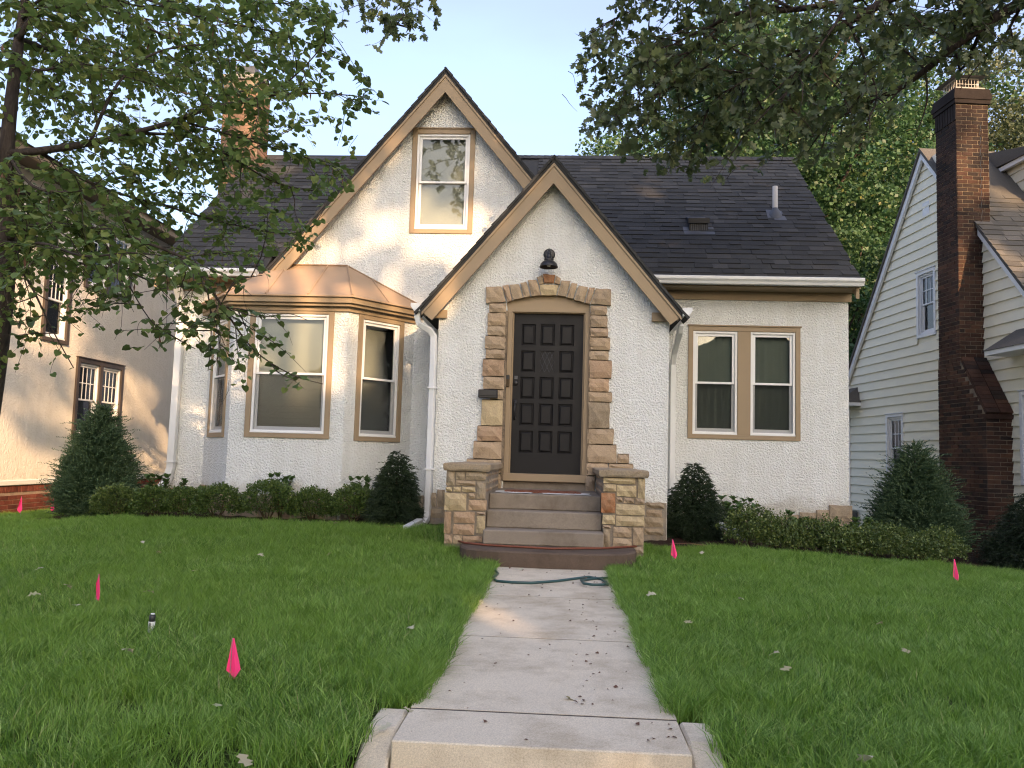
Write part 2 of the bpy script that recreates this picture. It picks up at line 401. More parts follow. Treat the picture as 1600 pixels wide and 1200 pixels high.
OAKL_F = [(0, 1, 13), (1, 2, 3), (13, 11, 12), (1, 3, 13), (13, 3, 11), (3, 4, 5), (11, 9, 10), (3, 5, 11), (11, 5, 9), (5, 6, 7), (9, 7, 8), (5, 7, 9)]
DIAM = np.array([(0, 0, 0), (.42, .5, .06), (0, 1, 0), (-.42, .5, .06)]); DIAM_F = [(0, 1, 2), (0, 2, 3)]
NEED = np.array([(-.09, 0, 0), (.09, 0, 0), (0, 1, 0)]); NEED_F = [(0, 1, 2)]
def unit(n): v = rng.normal(size=(n, 3)); return v/np.linalg.norm(v, axis=1, keepdims=True)

# ------------------------------------------------------------------ measured positions in metres
SURROUND = [[-0.928,2.172,-0.713,2.286],[-0.946,2.007,-0.713,2.167],[-0.942,1.885,-0.713,2.001],[-0.966,1.716,-0.709,1.875],[-0.955,1.594,-0.709,1.71],[-0.988,1.375,-0.709,1.585],[-0.973,1.215,-0.708,1.366],[-0.883,1.086,-0.712,1.205],[-0.988,0.765,-0.713,1.08],[-1.029,0.571,-0.712,0.755],[-1.072,0.352,-0.71,0.563],[0.329,2.168,0.539,2.277],[0.325,2.01,0.548,2.159],[0.328,1.895,0.557,2.003],[0.326,1.726,0.584,1.884],[0.325,1.607,0.569,1.719],[0.324,1.385,0.612,1.598],[0.326,1.215,0.58,1.376],[0.327,1.091,0.619,1.207],[0.327,0.766,0.596,1.082],[0.323,0.573,0.649,0.758],[0.326,0.349,0.69,0.564],[-1.151,0.18,-0.718,0.343],[-0.767,-0.009,-0.709,0.17],[0.695,0.346,0.843,0.455],[0.321,0.19,0.585,0.337],[0.592,0.276,0.893,0.338],[0.317,-0.006,0.429,0.18]]
ARCH = [[[-0.977,2.497],[-0.777,2.507],[-0.718,2.309],[-0.97,2.287]],[[0.393,2.502],[0.583,2.496],[0.586,2.287],[0.326,2.303]],[[-0.777,2.513],[-0.697,2.531],[-0.64,2.33],[-0.703,2.308]],[[-0.689,2.527],[-0.562,2.541],[-0.509,2.364],[-0.632,2.334]],[[-0.55,2.554],[-0.471,2.571],[-0.414,2.386],[-0.497,2.368]],[[-0.459,2.591],[-0.348,2.601],[-0.287,2.396],[-0.406,2.386]],[[-0.31,2.537],[-0.063,2.533],[-0.096,2.404],[-0.283,2.4]],[[-0.344,2.626],[-0.273,2.659],[-0.255,2.55],[-0.314,2.537]],[[-0.27,2.671],[-0.215,2.693],[-0.135,2.69],[-0.106,2.662],[-0.132,2.56],[-0.251,2.563]],[[-0.102,2.654],[-0.042,2.619],[-0.056,2.542],[-0.116,2.557]],[[-0.033,2.594],[0.078,2.592],[0.027,2.386],[-0.084,2.4]],[[0.091,2.568],[0.166,2.557],[0.115,2.363],[0.039,2.378]],[[0.179,2.529],[0.302,2.519],[0.251,2.317],[0.127,2.351]],[[0.31,2.515],[0.385,2.509],[0.322,2.303],[0.263,2.314]]]
ARCHLINE = [[-0.715,2.311],[-0.639,2.341],[-0.504,2.376],[-0.408,2.395],[-0.284,2.411],[-0.185,2.417],[-0.097,2.414],[0.028,2.395],[0.12,2.372],[0.248,2.329],[0.324,2.31]]
PIERL = [[-1.157,0.077,-1.067,0.228],[-1.057,0.142,-0.965,0.219],[-0.954,0.143,-0.748,0.227],[-1.055,0.082,-0.852,0.137],[-1.159,0.019,-1.089,0.066],[-1.08,0.019,-1.003,0.068],[-0.994,0.02,-0.854,0.072],[-1.166,-0.172,-0.938,0.006],[-0.921,-0.047,-0.848,0.011],[-0.839,-0.047,-0.748,0.12],[-0.915,-0.164,-0.731,-0.059],[-1.162,-0.406,-1.092,-0.185],[-1.068,-0.295,-0.848,-0.18],[-0.835,-0.207,-0.74,-0.178],[-0.831,-0.394,-0.743,-0.218],[-1.068,-0.411,-0.852,-0.306],[-0.965,-0.49,-0.764,-0.422],[-1.156,-0.506,-1.072,-0.413],[-1.064,-0.503,-0.973,-0.42]]
PIERR = [[0.444,0.151,0.761,0.209],[0.445,0.065,0.573,0.14],[0.578,0.022,0.776,0.136],[0.789,0.009,0.863,0.211],[0.422,-0.146,0.567,0.055],[0.575,-0.031,0.641,0.015],[0.648,-0.042,0.755,0.014],[0.763,-0.049,0.861,0.008],[0.572,-0.161,0.862,-0.052],[0.438,-0.26,0.57,-0.164],[0.576,-0.27,0.859,-0.17],[0.442,-0.297,0.527,-0.269],[0.45,-0.487,0.521,-0.309],[0.55,-0.382,0.734,-0.282],[0.748,-0.459,0.853,-0.281],[0.548,-0.491,0.736,-0.393],[0.75,-0.537,0.855,-0.468]]
FOUND_PORCH = [[1.06,-0.183,1.271,-0.115],[1.062,-0.284,1.246,-0.2],[1.042,-0.41,1.264,-0.295],[1.039,-0.505,1.265,-0.431],[-1.59,-0.254,-1.511,-0.082],[-1.5,-0.25,-1.405,-0.04],[-1.584,-0.384,-1.398,-0.275]]
FOUND_MAIN = [[3.607,-0.35,3.905,-0.136],[3.439,-0.354,3.604,-0.207],[3.221,-0.356,3.426,-0.245],[3.032,-0.363,3.209,-0.283],[2.653,-0.444,3.024,-0.356],[3.434,-0.421,3.583,-0.366],[3.237,-0.427,3.418,-0.367],[3.599,-0.461,3.896,-0.36]]
LT = [[[-3.825,-3.727,-0.702,0.072],[-3.631,-3.879,0.036,0.066],[-3.46,-4.031,0.747,0.058],[-3.337,-4.172,1.314,0.051],[-3.333,-4.211,1.772,0.047],[-3.343,-4.248,2.192,0.04],[-3.367,-4.195,2.735,0.032],[-3.407,-4.121,3.019,0.025],[-3.416,-4.057,3.435,0.019],[-3.367,-3.994,3.908,0.01]],[[-3.341,-4.241,2.115,0.025],[-3.095,-4.326,2.101,0.023],[-2.739,-4.407,2.119,0.02],[-2.382,-4.49,2.164,0.015],[-2.15,-4.578,2.188,0.013],[-1.955,-4.573,2.263,0.009],[-1.683,-4.466,2.377,0.006],[-1.425,-4.356,2.442,0.004],[-1.174,-4.243,2.471,0.003]],[[-2.382,-4.488,2.149,0.009],[-2.198,-4.281,2.206,0.008],[-2.011,-4.163,2.135,0.006],[-1.774,-4.039,2.021,0.004],[-1.53,-3.922,2.002,0.003]],[[-3.354,-4.205,2.852,0.019],[-3.249,-4.211,3.003,0.016],[-3.087,-4.111,3.124,0.013],[-2.937,-3.907,3.187,0.01],[-2.721,-3.689,3.141,0.008],[-2.482,-3.469,3.093,0.005],[-2.208,-3.355,3.126,0.003]],[[-3.414,-4.05,3.354,0.014],[-2.952,-4.116,3.271,0.011],[-2.462,-4.17,3.072,0.009],[-2.068,-4.235,2.934,0.006],[-1.761,-4.213,2.886,0.004],[-1.53,-4.193,2.816,0.003]],[[-3.344,-4.197,1.6,0.02],[-3.022,-4.383,1.642,0.017],[-2.635,-4.457,1.604,0.013],[-2.313,-4.531,1.516,0.01],[-2.002,-4.601,1.382,0.008],[-1.802,-4.67,1.153,0.006],[-1.628,-4.64,0.923,0.004],[-1.423,-4.617,0.795,0.003],[-1.254,-4.603,0.749,0.002]],[[-3.334,-4.189,1.505,0.01],[-3.133,-4.263,1.337,0.007],[-2.934,-4.327,1.058,0.004],[-2.8,-4.3,0.831,0.003]],[[-2.635,-4.457,1.604,0.008],[-2.433,-4.523,1.347,0.005],[-2.219,-4.588,1.074,0.003],[-2.079,-4.571,0.982,0.003],[-1.974,-4.56,0.926,0.002]],[[-2.002,-4.601,1.382,0.006],[-1.87,-4.678,1.202,0.004],[-1.848,-4.657,0.967,0.003],[-1.861,-4.643,0.799,0.002]],[[-3.095,-4.326,2.101,0.012],[-2.865,-4.1,1.971,0.009],[-2.577,-3.779,1.944,0.007],[-2.241,-3.553,1.894,0.005],[-1.888,-3.429,1.866,0.003],[-1.723,-3.327,1.964,0.003]],[[-2.739,-4.407,2.119,0.011],[-2.69,-4.24,2.554,0.009],[-2.544,-4.055,2.846,0.007],[-2.23,-3.848,2.993,0.004],[-1.891,-3.725,2.968,0.003]],[[-2.15,-4.578,2.188,0.008],[-1.97,-4.368,2.2,0.006],[-1.706,-4.149,2.181,0.004],[-1.406,-4.026,2.121,0.003]],[[-3.336,-4.221,1.887,0.017],[-3.359,-3.636,2.075,0.012],[-3.154,-3.049,2.413,0.009],[-2.663,-2.736,2.628,0.006],[-2.155,-2.631,2.93,0.003]],[[-3.333,-4.211,1.772,0.015],[-3.392,-3.601,1.647,0.01],[-3.18,-3.088,1.68,0.007],[-2.894,-2.686,1.877,0.005],[-2.509,-2.373,2.012,0.003]],[[-3.354,-4.205,2.852,0.015],[-3.457,-3.525,3.065,0.011],[-3.173,-3.01,3.119,0.008],[-2.716,-2.685,3.165,0.005],[-2.181,-2.483,3.526,0.003]],[[-3.414,-4.05,3.354,0.014],[-3.074,-3.56,3.74,0.01],[-2.571,-3.137,3.849,0.007],[-2.063,-2.9,3.782,0.004]],[[-3.341,-4.241,2.115,0.017],[-3.548,-4.461,2.184,0.012],[-3.826,-4.686,2.273,0.009],[-4.09,-4.807,2.325,0.005]],[[-3.341,-4.212,1.772,0.015],[-3.872,-4.046,1.815,0.01],[-4.474,-3.99,1.908,0.007]],[[-1.802,-4.67,1.153,0.003],[-1.701,-4.724,1.263,0.003],[-1.551,-4.767,1.29,0.002]],[[-1.802,-4.67,1.153,0.003],[-1.578,-4.751,1.076,0.003],[-1.414,-4.743,1.097,0.002],[-1.315,-4.734,1.067,0.001]],[[-3.327,-4.188,1.505,0.012],[-2.768,-4.753,1.445,0.009],[-2.358,-5.019,1.317,0.006],[-2.061,-5.151,1.305,0.004],[-1.856,-5.187,1.284,0.003]],[[-1.683,-4.466,2.377,0.005],[-1.474,-4.563,2.481,0.004],[-1.338,-4.57,2.66,0.003],[-1.324,-4.583,2.819,0.002]],[[-3.407,-4.121,3.019,0.015],[-3.673,-3.364,3.383,0.012],[-3.632,-2.768,3.492,0.009],[-3.367,-2.353,3.533,0.006],[-2.967,-2.132,3.581,0.003]],[[-3.351,-4.191,2.696,0.015],[-3.736,-3.131,2.964,0.011],[-3.678,-2.432,3.056,0.008],[-3.283,-2.099,2.968,0.005],[-2.825,-1.97,2.962,0.003]],[[-3.415,-4.054,3.395,0.013],[-3.67,-3.096,3.778,0.01],[-3.487,-2.493,3.904,0.007],[-3.087,-2.177,4.017,0.004],[-2.575,-2.061,4.195,0.003]],[[-3.367,-4.195,2.735,0.01],[-2.979,-4.553,2.484,0.008],[-2.647,-4.73,2.435,0.005],[-2.352,-4.807,2.363,0.003]],[[-3.336,-4.221,1.887,0.014],[-3.859,-3.069,2.156,0.01],[-3.819,-2.377,2.315,0.007],[-3.494,-2.078,2.577,0.004],[-3.039,-1.949,2.566,0.003]],[[-3.407,-4.121,3.019,0.01],[-3.016,-4.494,2.95,0.008],[-2.645,-4.668,2.886,0.006],[-2.31,-4.737,2.754,0.004],[-2.071,-4.729,2.83,0.003]],[[-3.341,-4.241,2.115,0.01],[-2.936,-4.593,1.807,0.008],[-2.665,-4.672,1.748,0.005],[-2.438,-4.76,1.756,0.003]],[[-2.068,-4.235,2.934,0.004],[-1.842,-4.326,2.982,0.003],[-1.621,-4.411,2.953,0.003],[-1.437,-4.398,2.922,0.002]]]
OAK = [[[5.87,0.277,6.277,0.112],[5.483,0.578,6.01,0.084],[5.249,0.679,5.838,0.07],[4.831,0.777,5.574,0.059],[4.515,0.877,5.359,0.049],[4.254,0.981,5.141,0.038],[3.948,1.181,4.944,0.028],[3.592,1.37,4.839,0.02],[3.263,1.567,4.654,0.013],[3.056,1.68,4.36,0.007]],[[5.483,0.578,6.01,0.07],[4.45,0.5,6.2,0.063],[3.582,0.588,5.739,0.052],[3.257,0.683,5.581,0.042],[2.812,0.777,5.341,0.032],[2.682,0.792,5.08,0.022],[2.571,0.906,4.841,0.015],[2.333,1.014,4.585,0.01],[2.108,1.025,4.309,0.006]],[[4.45,0.5,6.2,0.056],[3.8,0.676,6.038,0.049],[3.314,0.76,5.892,0.042],[2.662,0.828,5.813,0.034],[1.976,0.794,5.74,0.027],[1.69,0.886,5.63,0.02],[1.309,0.88,5.442,0.014],[0.861,0.977,5.167,0.009],[0.476,0.97,4.977,0.006]],[[2.812,0.777,5.341,0.021],[2.561,0.872,5.238,0.018],[2.182,0.963,5.074,0.014],[1.975,1.066,4.911,0.011],[1.693,1.071,4.646,0.008],[1.402,1.179,4.365,0.005]],[[4.254,0.981,5.141,0.014],[4.278,1.016,4.753,0.01],[4.151,1.044,4.329,0.005]],[[2.662,0.828,5.813,0.021],[2.004,0.576,5.949,0.015],[1.244,0.443,5.797,0.011],[0.656,0.428,5.558,0.008],[0.219,0.519,5.375,0.004]],[[1.976,0.794,5.74,0.014],[1.408,0.51,5.136,0.01],[1.035,0.423,4.71,0.007],[0.714,0.439,4.298,0.004]],[[3.314,0.76,5.892,0.021],[2.839,0.194,5.125,0.014],[2.442,0.02,4.528,0.009],[2.149,-0.058,4.063,0.005]],[[3.257,0.683,5.581,0.021],[3.376,0.532,5.071,0.014],[3.496,0.48,4.591,0.008],[3.36,0.503,4.225,0.004]],[[2.182,0.963,5.074,0.01],[1.745,0.741,5.016,0.007],[1.281,0.631,4.807,0.006],[0.912,0.629,4.572,0.003]],[[4.831,0.777,5.574,0.028],[4.807,1.303,5.288,0.017],[4.711,1.237,5.992,0.014]],[[5.249,0.679,5.838,0.035],[5.196,1.116,6.576,0.021],[4.513,1.472,6.631,0.014],[4.24,1.8,6.13,0.008]],[[1.693,1.071,4.646,0.006],[1.491,0.992,4.253,0.004],[1.538,1.023,3.93,0.002]],[[0.861,0.977,5.167,0.006],[0.67,0.906,4.691,0.004],[0.6,0.928,4.381,0.002]],[[1.309,0.88,5.442,0.008],[0.861,1.043,5.568,0.006],[0.358,1.128,5.405,0.003]],[[2.004,0.576,5.949,0.014],[0.41,0.249,6.304,0.01],[-0.974,0.075,6.203,0.007],[-1.745,-0.034,5.761,0.005],[-1.918,-0.019,5.469,0.003],[-1.803,0.015,5.15,0.002]],[[5.249,0.679,5.838,0.021],[5.14,0.9,5.528,0.014],[4.894,1.012,5.228,0.008],[4.672,1.025,4.917,0.004]],[[4.515,0.877,5.359,0.021],[4.979,1.163,5.869,0.014],[5.467,1.356,6.305,0.008],[5.794,1.409,5.918,0.007]],[[4.254,0.981,5.141,0.014],[3.973,1.132,5.529,0.01],[3.616,1.201,5.647,0.006]],[[3.582,0.588,5.739,0.021],[4.042,0.924,5.662,0.014],[4.354,1.121,5.929,0.008],[4.786,1.228,6.152,0.006]],[[-1.745,-0.034,5.761,0.004],[-2.027,-0.029,5.502,0.003],[-2.202,-0.023,5.318,0.002],[-2.408,-0.025,5.197,0.001]]]
LAWN = [[-3.885,-2.697],[-3.208,-3.471],[-2.817,-4.016],[-1.955,-5.056],[-1.253,-5.748],[-1.028,-6.146],[-1.425,-4.675],[-2.729,-1.369],[-2.093,-1.127],[-2.562,0.581],[-3.562,-1.475],[-3.966,-1.02],[-2.81,-2.551],[-2.587,-3.555],[-3.307,-3.793],[1.464,-0.214],[0.782,-3.7],[1.133,-4.526],[1.109,-4.807],[1.985,-3.611],[1.816,-4.403],[1.283,-2.821],[1.048,-6.013],[0.701,-2.848],[-0.808,-4.257]]
WALK = [[-0.672,-1.195],[-0.6,-2.316],[-0.547,-2.171],[-0.506,-3.067],[-0.351,-1.281],[-0.527,-4.928],[-0.557,-5.143],[-0.634,-5.531],[-0.629,-5.729],[0.037,-5.265]]
HOSE = [[-0.695,-1.201],[-0.63,-1.271],[-0.566,-1.34],[-0.512,-1.613],[-0.529,-1.885],[-0.489,-2.053],[-0.362,-2.091],[-0.208,-2.086],[-0.003,-1.93],[0.158,-1.744],[0.27,-1.621],[0.374,-1.726],[0.412,-2.0],[0.353,-2.147],[0.277,-2.166],[0.212,-2.116],[0.196,-1.95],[0.237,-1.797],[0.321,-1.702],[0.444,-1.633]]
RHOSE = [[-0.992,-0.539],[-0.914,-0.668],[-0.688,-0.801],[-0.071,-0.912],[0.42,-0.725],[0.784,-0.432]]

# ================================================================== SETTING
ROOTW = {}
_link = link
def link(name, me, mats, parent=None, smooth=False, fixn=True, bevel=0):
    o = _link(name, me, mats, parent, smooth, fixn, bevel)
    if parent is not None and parent.name in ROOTW: o.matrix_parent_inverse = ROOTW[parent.name]
    return o
def wthing(name, label, cat, loc, group=None):
    """a thing whose parts are written in world coordinates"""
    o = thing(name, label, cat, loc, 0, group); ROOTW[o.name] = Matrix.Translation(loc).inverted(); return o
def put(name, me, parent, M, first_mats=None):
    """a piece sharing mesh data, placed with matrix M in its parent's space"""
    o = bpy.data.objects.new(name, me); COL.objects.link(o); o.parent = parent
    if parent.name in ROOTW: o.matrix_parent_inverse = ROOTW[parent.name]
    o.matrix_basis = M; return o

# ground: one terrain sheet to the horizon
xs = np.concatenate([np.linspace(-220, -14, 12), np.concatenate([np.arange(-13, -1, .25), [-.9, -.728, -.718, -.5, 0, .4, .625, .635], np.arange(.8, 13.01, .25)]), np.linspace(14, 220, 12)])
ys = np.concatenate([np.linspace(-140, -12, 10), np.concatenate([np.arange(-11, -5.5, .25), [-5.43, -5.39], np.arange(-5.2, 9.01, .25)]), np.linspace(10, 300, 14)])
gx, gy = np.meshgrid(xs, ys); gzz = gz_np(gx.ravel(), gy.ravel())
V = np.stack([gx.ravel(), gy.ravel(), gzz], 1); nx, ny = len(xs), len(ys)
ii = (np.arange(ny-1)[:, None]*nx+np.arange(nx-1)[None]).ravel()
gr = np_mesh('ground', V, np.stack([ii, ii+1, ii+nx+1, ii+nx], 1), 'lawn_soil', smooth=True); tag(gr, kind='structure')

# walkway of cast slabs up to the steps
walkway = tag(bpy.data.objects.new('walkway', None), kind='structure'); COL.objects.link(walkway); walkway.location = (-.045, -3.4, -.64)
ROOTW[walkway.name] = Matrix.Translation(walkway.location).inverted()
WX0, WX1, WZ = -.58, .488, -.625
for a, b in ((-1.05, -2.672), (-2.686, -4.072), (-4.086, -5.461)):
    build(MB().box(WX0, WX1, b, a, WZ-.09, WZ), 'slab', 'concrete_walk', walkway)
build(MB().box(WX0, WX1, -5.86, -5.477, WZ-.19, WZ), 'stair_tread', 'concrete_walk', walkway, bevel=.005)
build(MB().box(WX0, WX1, -6.2, -5.862, WZ-.36, WZ-.17), 'stair_tread', 'concrete_walk', walkway, bevel=.012)
build(MB().box(WX0, WX1, -6.55, -6.202, WZ-.52, WZ-.34), 'stair_tread', 'concrete_walk', walkway, bevel=.012)
for yj in (-2.679, -4.079, -5.469): build(MB().box(WX0+.002, WX1-.002, yj-.0066, yj+.0066, WZ-.08, WZ-.0015), 'joint', 'joint_dark', walkway)
for x0, x1 in ((WX0-.125, WX0-.008), (WX1+.008, WX1+.125)):
    build(MB().prism([(-5.47, WZ-.2), (-5.47, WZ-.004), (-5.70, WZ-.004), (-6.9, WZ-.5), (-6.9, WZ-.75), (-6, WZ-.6)], 'x', x0, x1), 'cheek_wall', 'concrete_walk', walkway, bevel=.01)
sw = build(MB().box(-40, 40, -9.5, -6.95, -1.3, -1.135), 'sidewalk', 'concrete_walk'); tag(sw, kind='structure')
st = build(MB().box(-120, 120, -22, -11.6, -1.5, -1.262), 'street', 'asphalt'); tag(st, kind='structure')
kb = build(MB().box(-120, 120, -11.6, -11.45, -1.5, -1.13), 'kerb', 'concrete_smooth'); tag(kb, kind='structure')

def yfL(x): return .86+.05*math.sin(x*3)+.03*math.sin(x*7.3)+(.3 if x < -6.2 else 0)*smooth01((-6.2-x)/.5)
def yfR(x): return .62+.03*math.sin(x*4)+.06*(x-1) if x > 1 else .62
def bed(name, xa, xb, yf, yb, mat, parent=None):
    n = int((xb-xa)/.08); k = 18; vs = []; fs = []
    for i in range(n+1):
        x = xa+(xb-xa)*i/n; y0 = yf(x)
        for j in range(k+1):
            y = y0+(yb-y0)*j/k
            h = .018+.03*noise.noise((x*3, y*3, 0))*(0 if j == 0 else 1)+.02*noise.noise((x*13, y*13, 1))*(0 if j == 0 else 1)
            vs.append((x, y, gz(x, y)+(h if j else -.02)+.012))
    for i in range(n):
        for j in range(k): a = i*(k+1)+j; fs.append((a, a+k+1, a+k+2, a+1))
    o = link(name, MB().add(vs, fs).mesh(name), mat); tag(o, kind='structure'); return o
bed('mulch_bed', -6.75, -1.14, yfL, 2.75, 'mulch_soil')
bed('mulch_bed', .87, 5.3, yfR, 2.75, 'mulch_soil')
bed('mulch_bed', 4.9, 7.6, lambda x: 1.6-.45*(x-4.9), 4.6, 'mulch_soil')

# ================================================================== pieces laid on faces
def stone_on(name, O, U, V, N, poly, parent, mat, proud=.055, nu=4, nv=2, rough=.012):
    """a rock-faced stone on the plane (O; U, V), sticking out along N; poly: 4 corners (u, v), top-left first, clockwise"""
    O, U, V, N = Vector(O), Vector(U), Vector(V), Vector(N)
    tl, tr, br, bl = [Vector((p[0], p[1], 0)) for p in poly]
    w_ = (tr-tl).length; nu = 5 if w_ > .3 else (4 if w_ > .15 else 3); nv = 3 if (tl-bl).length > .14 else 2
    vs = []; g = min(.004, w_*.03)
    for j in range(nv+1):
        for i in range(nu+1):
            a, b = i/nu, j/nv
            p = (tl*(1-a)+tr*a)*(1-b)+(bl*(1-a)+br*a)*b
            edge = i in (0, nu) or j in (0, nv)
            if edge:
                p = p+Vector((random.uniform(-g, g), random.uniform(-g, g), 0)); d = proud-.014+random.uniform(-.004, .004)
            else: d = proud+random.uniform(-rough, rough)*.8+.004
            vs.append(O+U*p.x+V*p.y+N*d)
    nf = len(vs); fs = [(j*(nu+1)+i, (j+1)*(nu+1)+i, (j+1)*(nu+1)+i+1, j*(nu+1)+i+1) for j in range(nv) for i in range(nu)]
    ring = [i for i in range(nu+1)]+[j*(nu+1)+nu for j in range(1, nv+1)]+[nv*(nu+1)+i for i in range(nu-1, -1, -1)]+[j*(nu+1) for j in range(nv-1, 0, -1)]
    for r_ in ring: q = vs[r_]; vs.append(Vector(q)-N*((Vector(q)-O).dot(N)+.02))
    n = len(ring)
    fs += [(ring[i], ring[(i+1) % n], nf+(i+1) % n, nf+i) for i in range(n)]
    return link(name, MB().add(vs, fs).mesh(name), mat, parent)
def rect4(x0, z0, x1, z1): return [(x0, z1), (x1, z1), (x1, z0), (x0, z0)]
SANDS = ['sandstone']*6+['sandstone_orange', 'sandstone_yellow', 'sandstone_grey', 'sandstone_orange']

def bricks(parent, O, U, N, ulen, z0, z1, mat, massmat, out, keep=None, bl=.2, bh=.057, pitch=.0667, phase=0):
    """running bond laid on a vertical face; collects (size shown, matrix, length) in out"""
    O, U, N = Vector(O), Vector(U), Vector(N); nrow = int((z1-z0)/pitch)
    for r_ in range(nrow):
        z = z0+r_*pitch; u = -((r_+phase) % 2)*(bl+.01)/2
        while u < ulen-.02:
            a, b = max(u, .0), min(u+bl, ulen)
            if b-a > .03 and (keep is None or keep((a+b)/2, z)): out.append((O+U*a+Vector((0, 0, z)), U, N, b-a, bh))
            u += bl+.01
BRICKMESH = {}
def brick_mesh(L, H, mat):
    k = (round(L, 2), round(H, 3), mat)
    if k not in BRICKMESH:
        mb = MB().box(.001, k[0]-.001, -.02, .007, 0, H)
        me = mb.mesh('brick'); b = bmesh.new(); b.from_mesh(me); bmesh.ops.recalc_face_normals(b, faces=b.faces)
        b.to_mesh(me); b.free(); me.materials.append(MATS[mat]); BRICKMESH[k] = me
    return BRICKMESH[k]
def lay_bricks(parent, lst, mat, massmat, limit, sizef):
    lst = sorted(lst, key=sizef, reverse=True)
    for P, U, N, L, H in lst[:limit]:
        # local frame: x along U, y along N (outward), z up
        M = Matrix((U, N, Vector((0, 0, 1)))).transposed().to_4x4(); M.translation = P+N*random.uniform(-.0015, .0015)
        put('brick', brick_mesh(L, H, mat), parent, M)
    if len(lst) > limit:
        mb = MB()
        for P, U, N, L, H in lst[limit:]:
            M = Matrix((U, N, Vector((0, 0, 1)))).transposed().to_4x4(); M.translation = P+N*random.uniform(-.0015, .0015)
            mb.box(.001, L-.001, -.02, .007, 0, H, 0, M)
        o = build(mb, 'brickwork', massmat, parent); tag(o, kind='stuff')

def shingles(parent, O, U, V, ulen, vlen, expo, keep, limit, mat, massmat, wr=(.16, .34)):
    O, U, V = Vector(O), Vector(U).normalized(), Vector(V).normalized(); N = U.cross(V)
    if N.z < 0: N = -N
    B = Matrix((U, V, N)).transposed()
    widths = np.linspace(wr[0], wr[1], 5); ths = (.009, .016)
    tmpl = {}
    def verts(w_, th):
        L = expo*1.12
        return [(0.002, 0, 0), (w_-.002, 0, 0), (w_, L, -.004), (0, L, -.004), (.002, 0, th), (w_-.002, 0, th), (w_, L, .002), (0, L, .002)]
    FS = [(0, 3, 2, 1), (4, 5, 6, 7), (0, 1, 5, 4), (1, 2, 6, 5), (3, 0, 4, 7)]
    items = []
    for r_ in range(int(vlen/expo)):
        u = -random.uniform(0, .3); t = random.randint(0, 1)
        while u < ulen:
            w_ = widths[random.randrange(5)]; a = max(u, 0); b = min(u+w_, ulen); th = ths[t]; t = 1-t if random.random() < .8 else t
            u += w_
            if b-a < .05: continue
            if keep((a+b)/2, r_*expo): items.append((a, r_*expo, round(b-a, 2), th))
    head, tail = items[:limit], items[limit:]
    for u, v, w_, th in head:
        k = (w_, th)
        if k not in tmpl:
            me = MB().add(verts(w_, th), FS).mesh('shingle'); me.materials.append(MATS[mat]); tmpl[k] = me
        M = B.to_4x4(); M.translation = O+U*u+V*(v+random.uniform(-.003, .003))+N*.004
        put('shingle', tmpl[k], parent, M)
    if tail:
        mb = MB()
        for u, v, w_, th in tail: mb.add([O+U*(u+p[0])+V*(v+p[1])+N*(p[2]+.004) for p in verts(w_, th)], FS)
        o = link('shingle_courses', mb.mesh('shingle_courses'), massmat, parent, fixn=False); tag(o, kind='stuff')

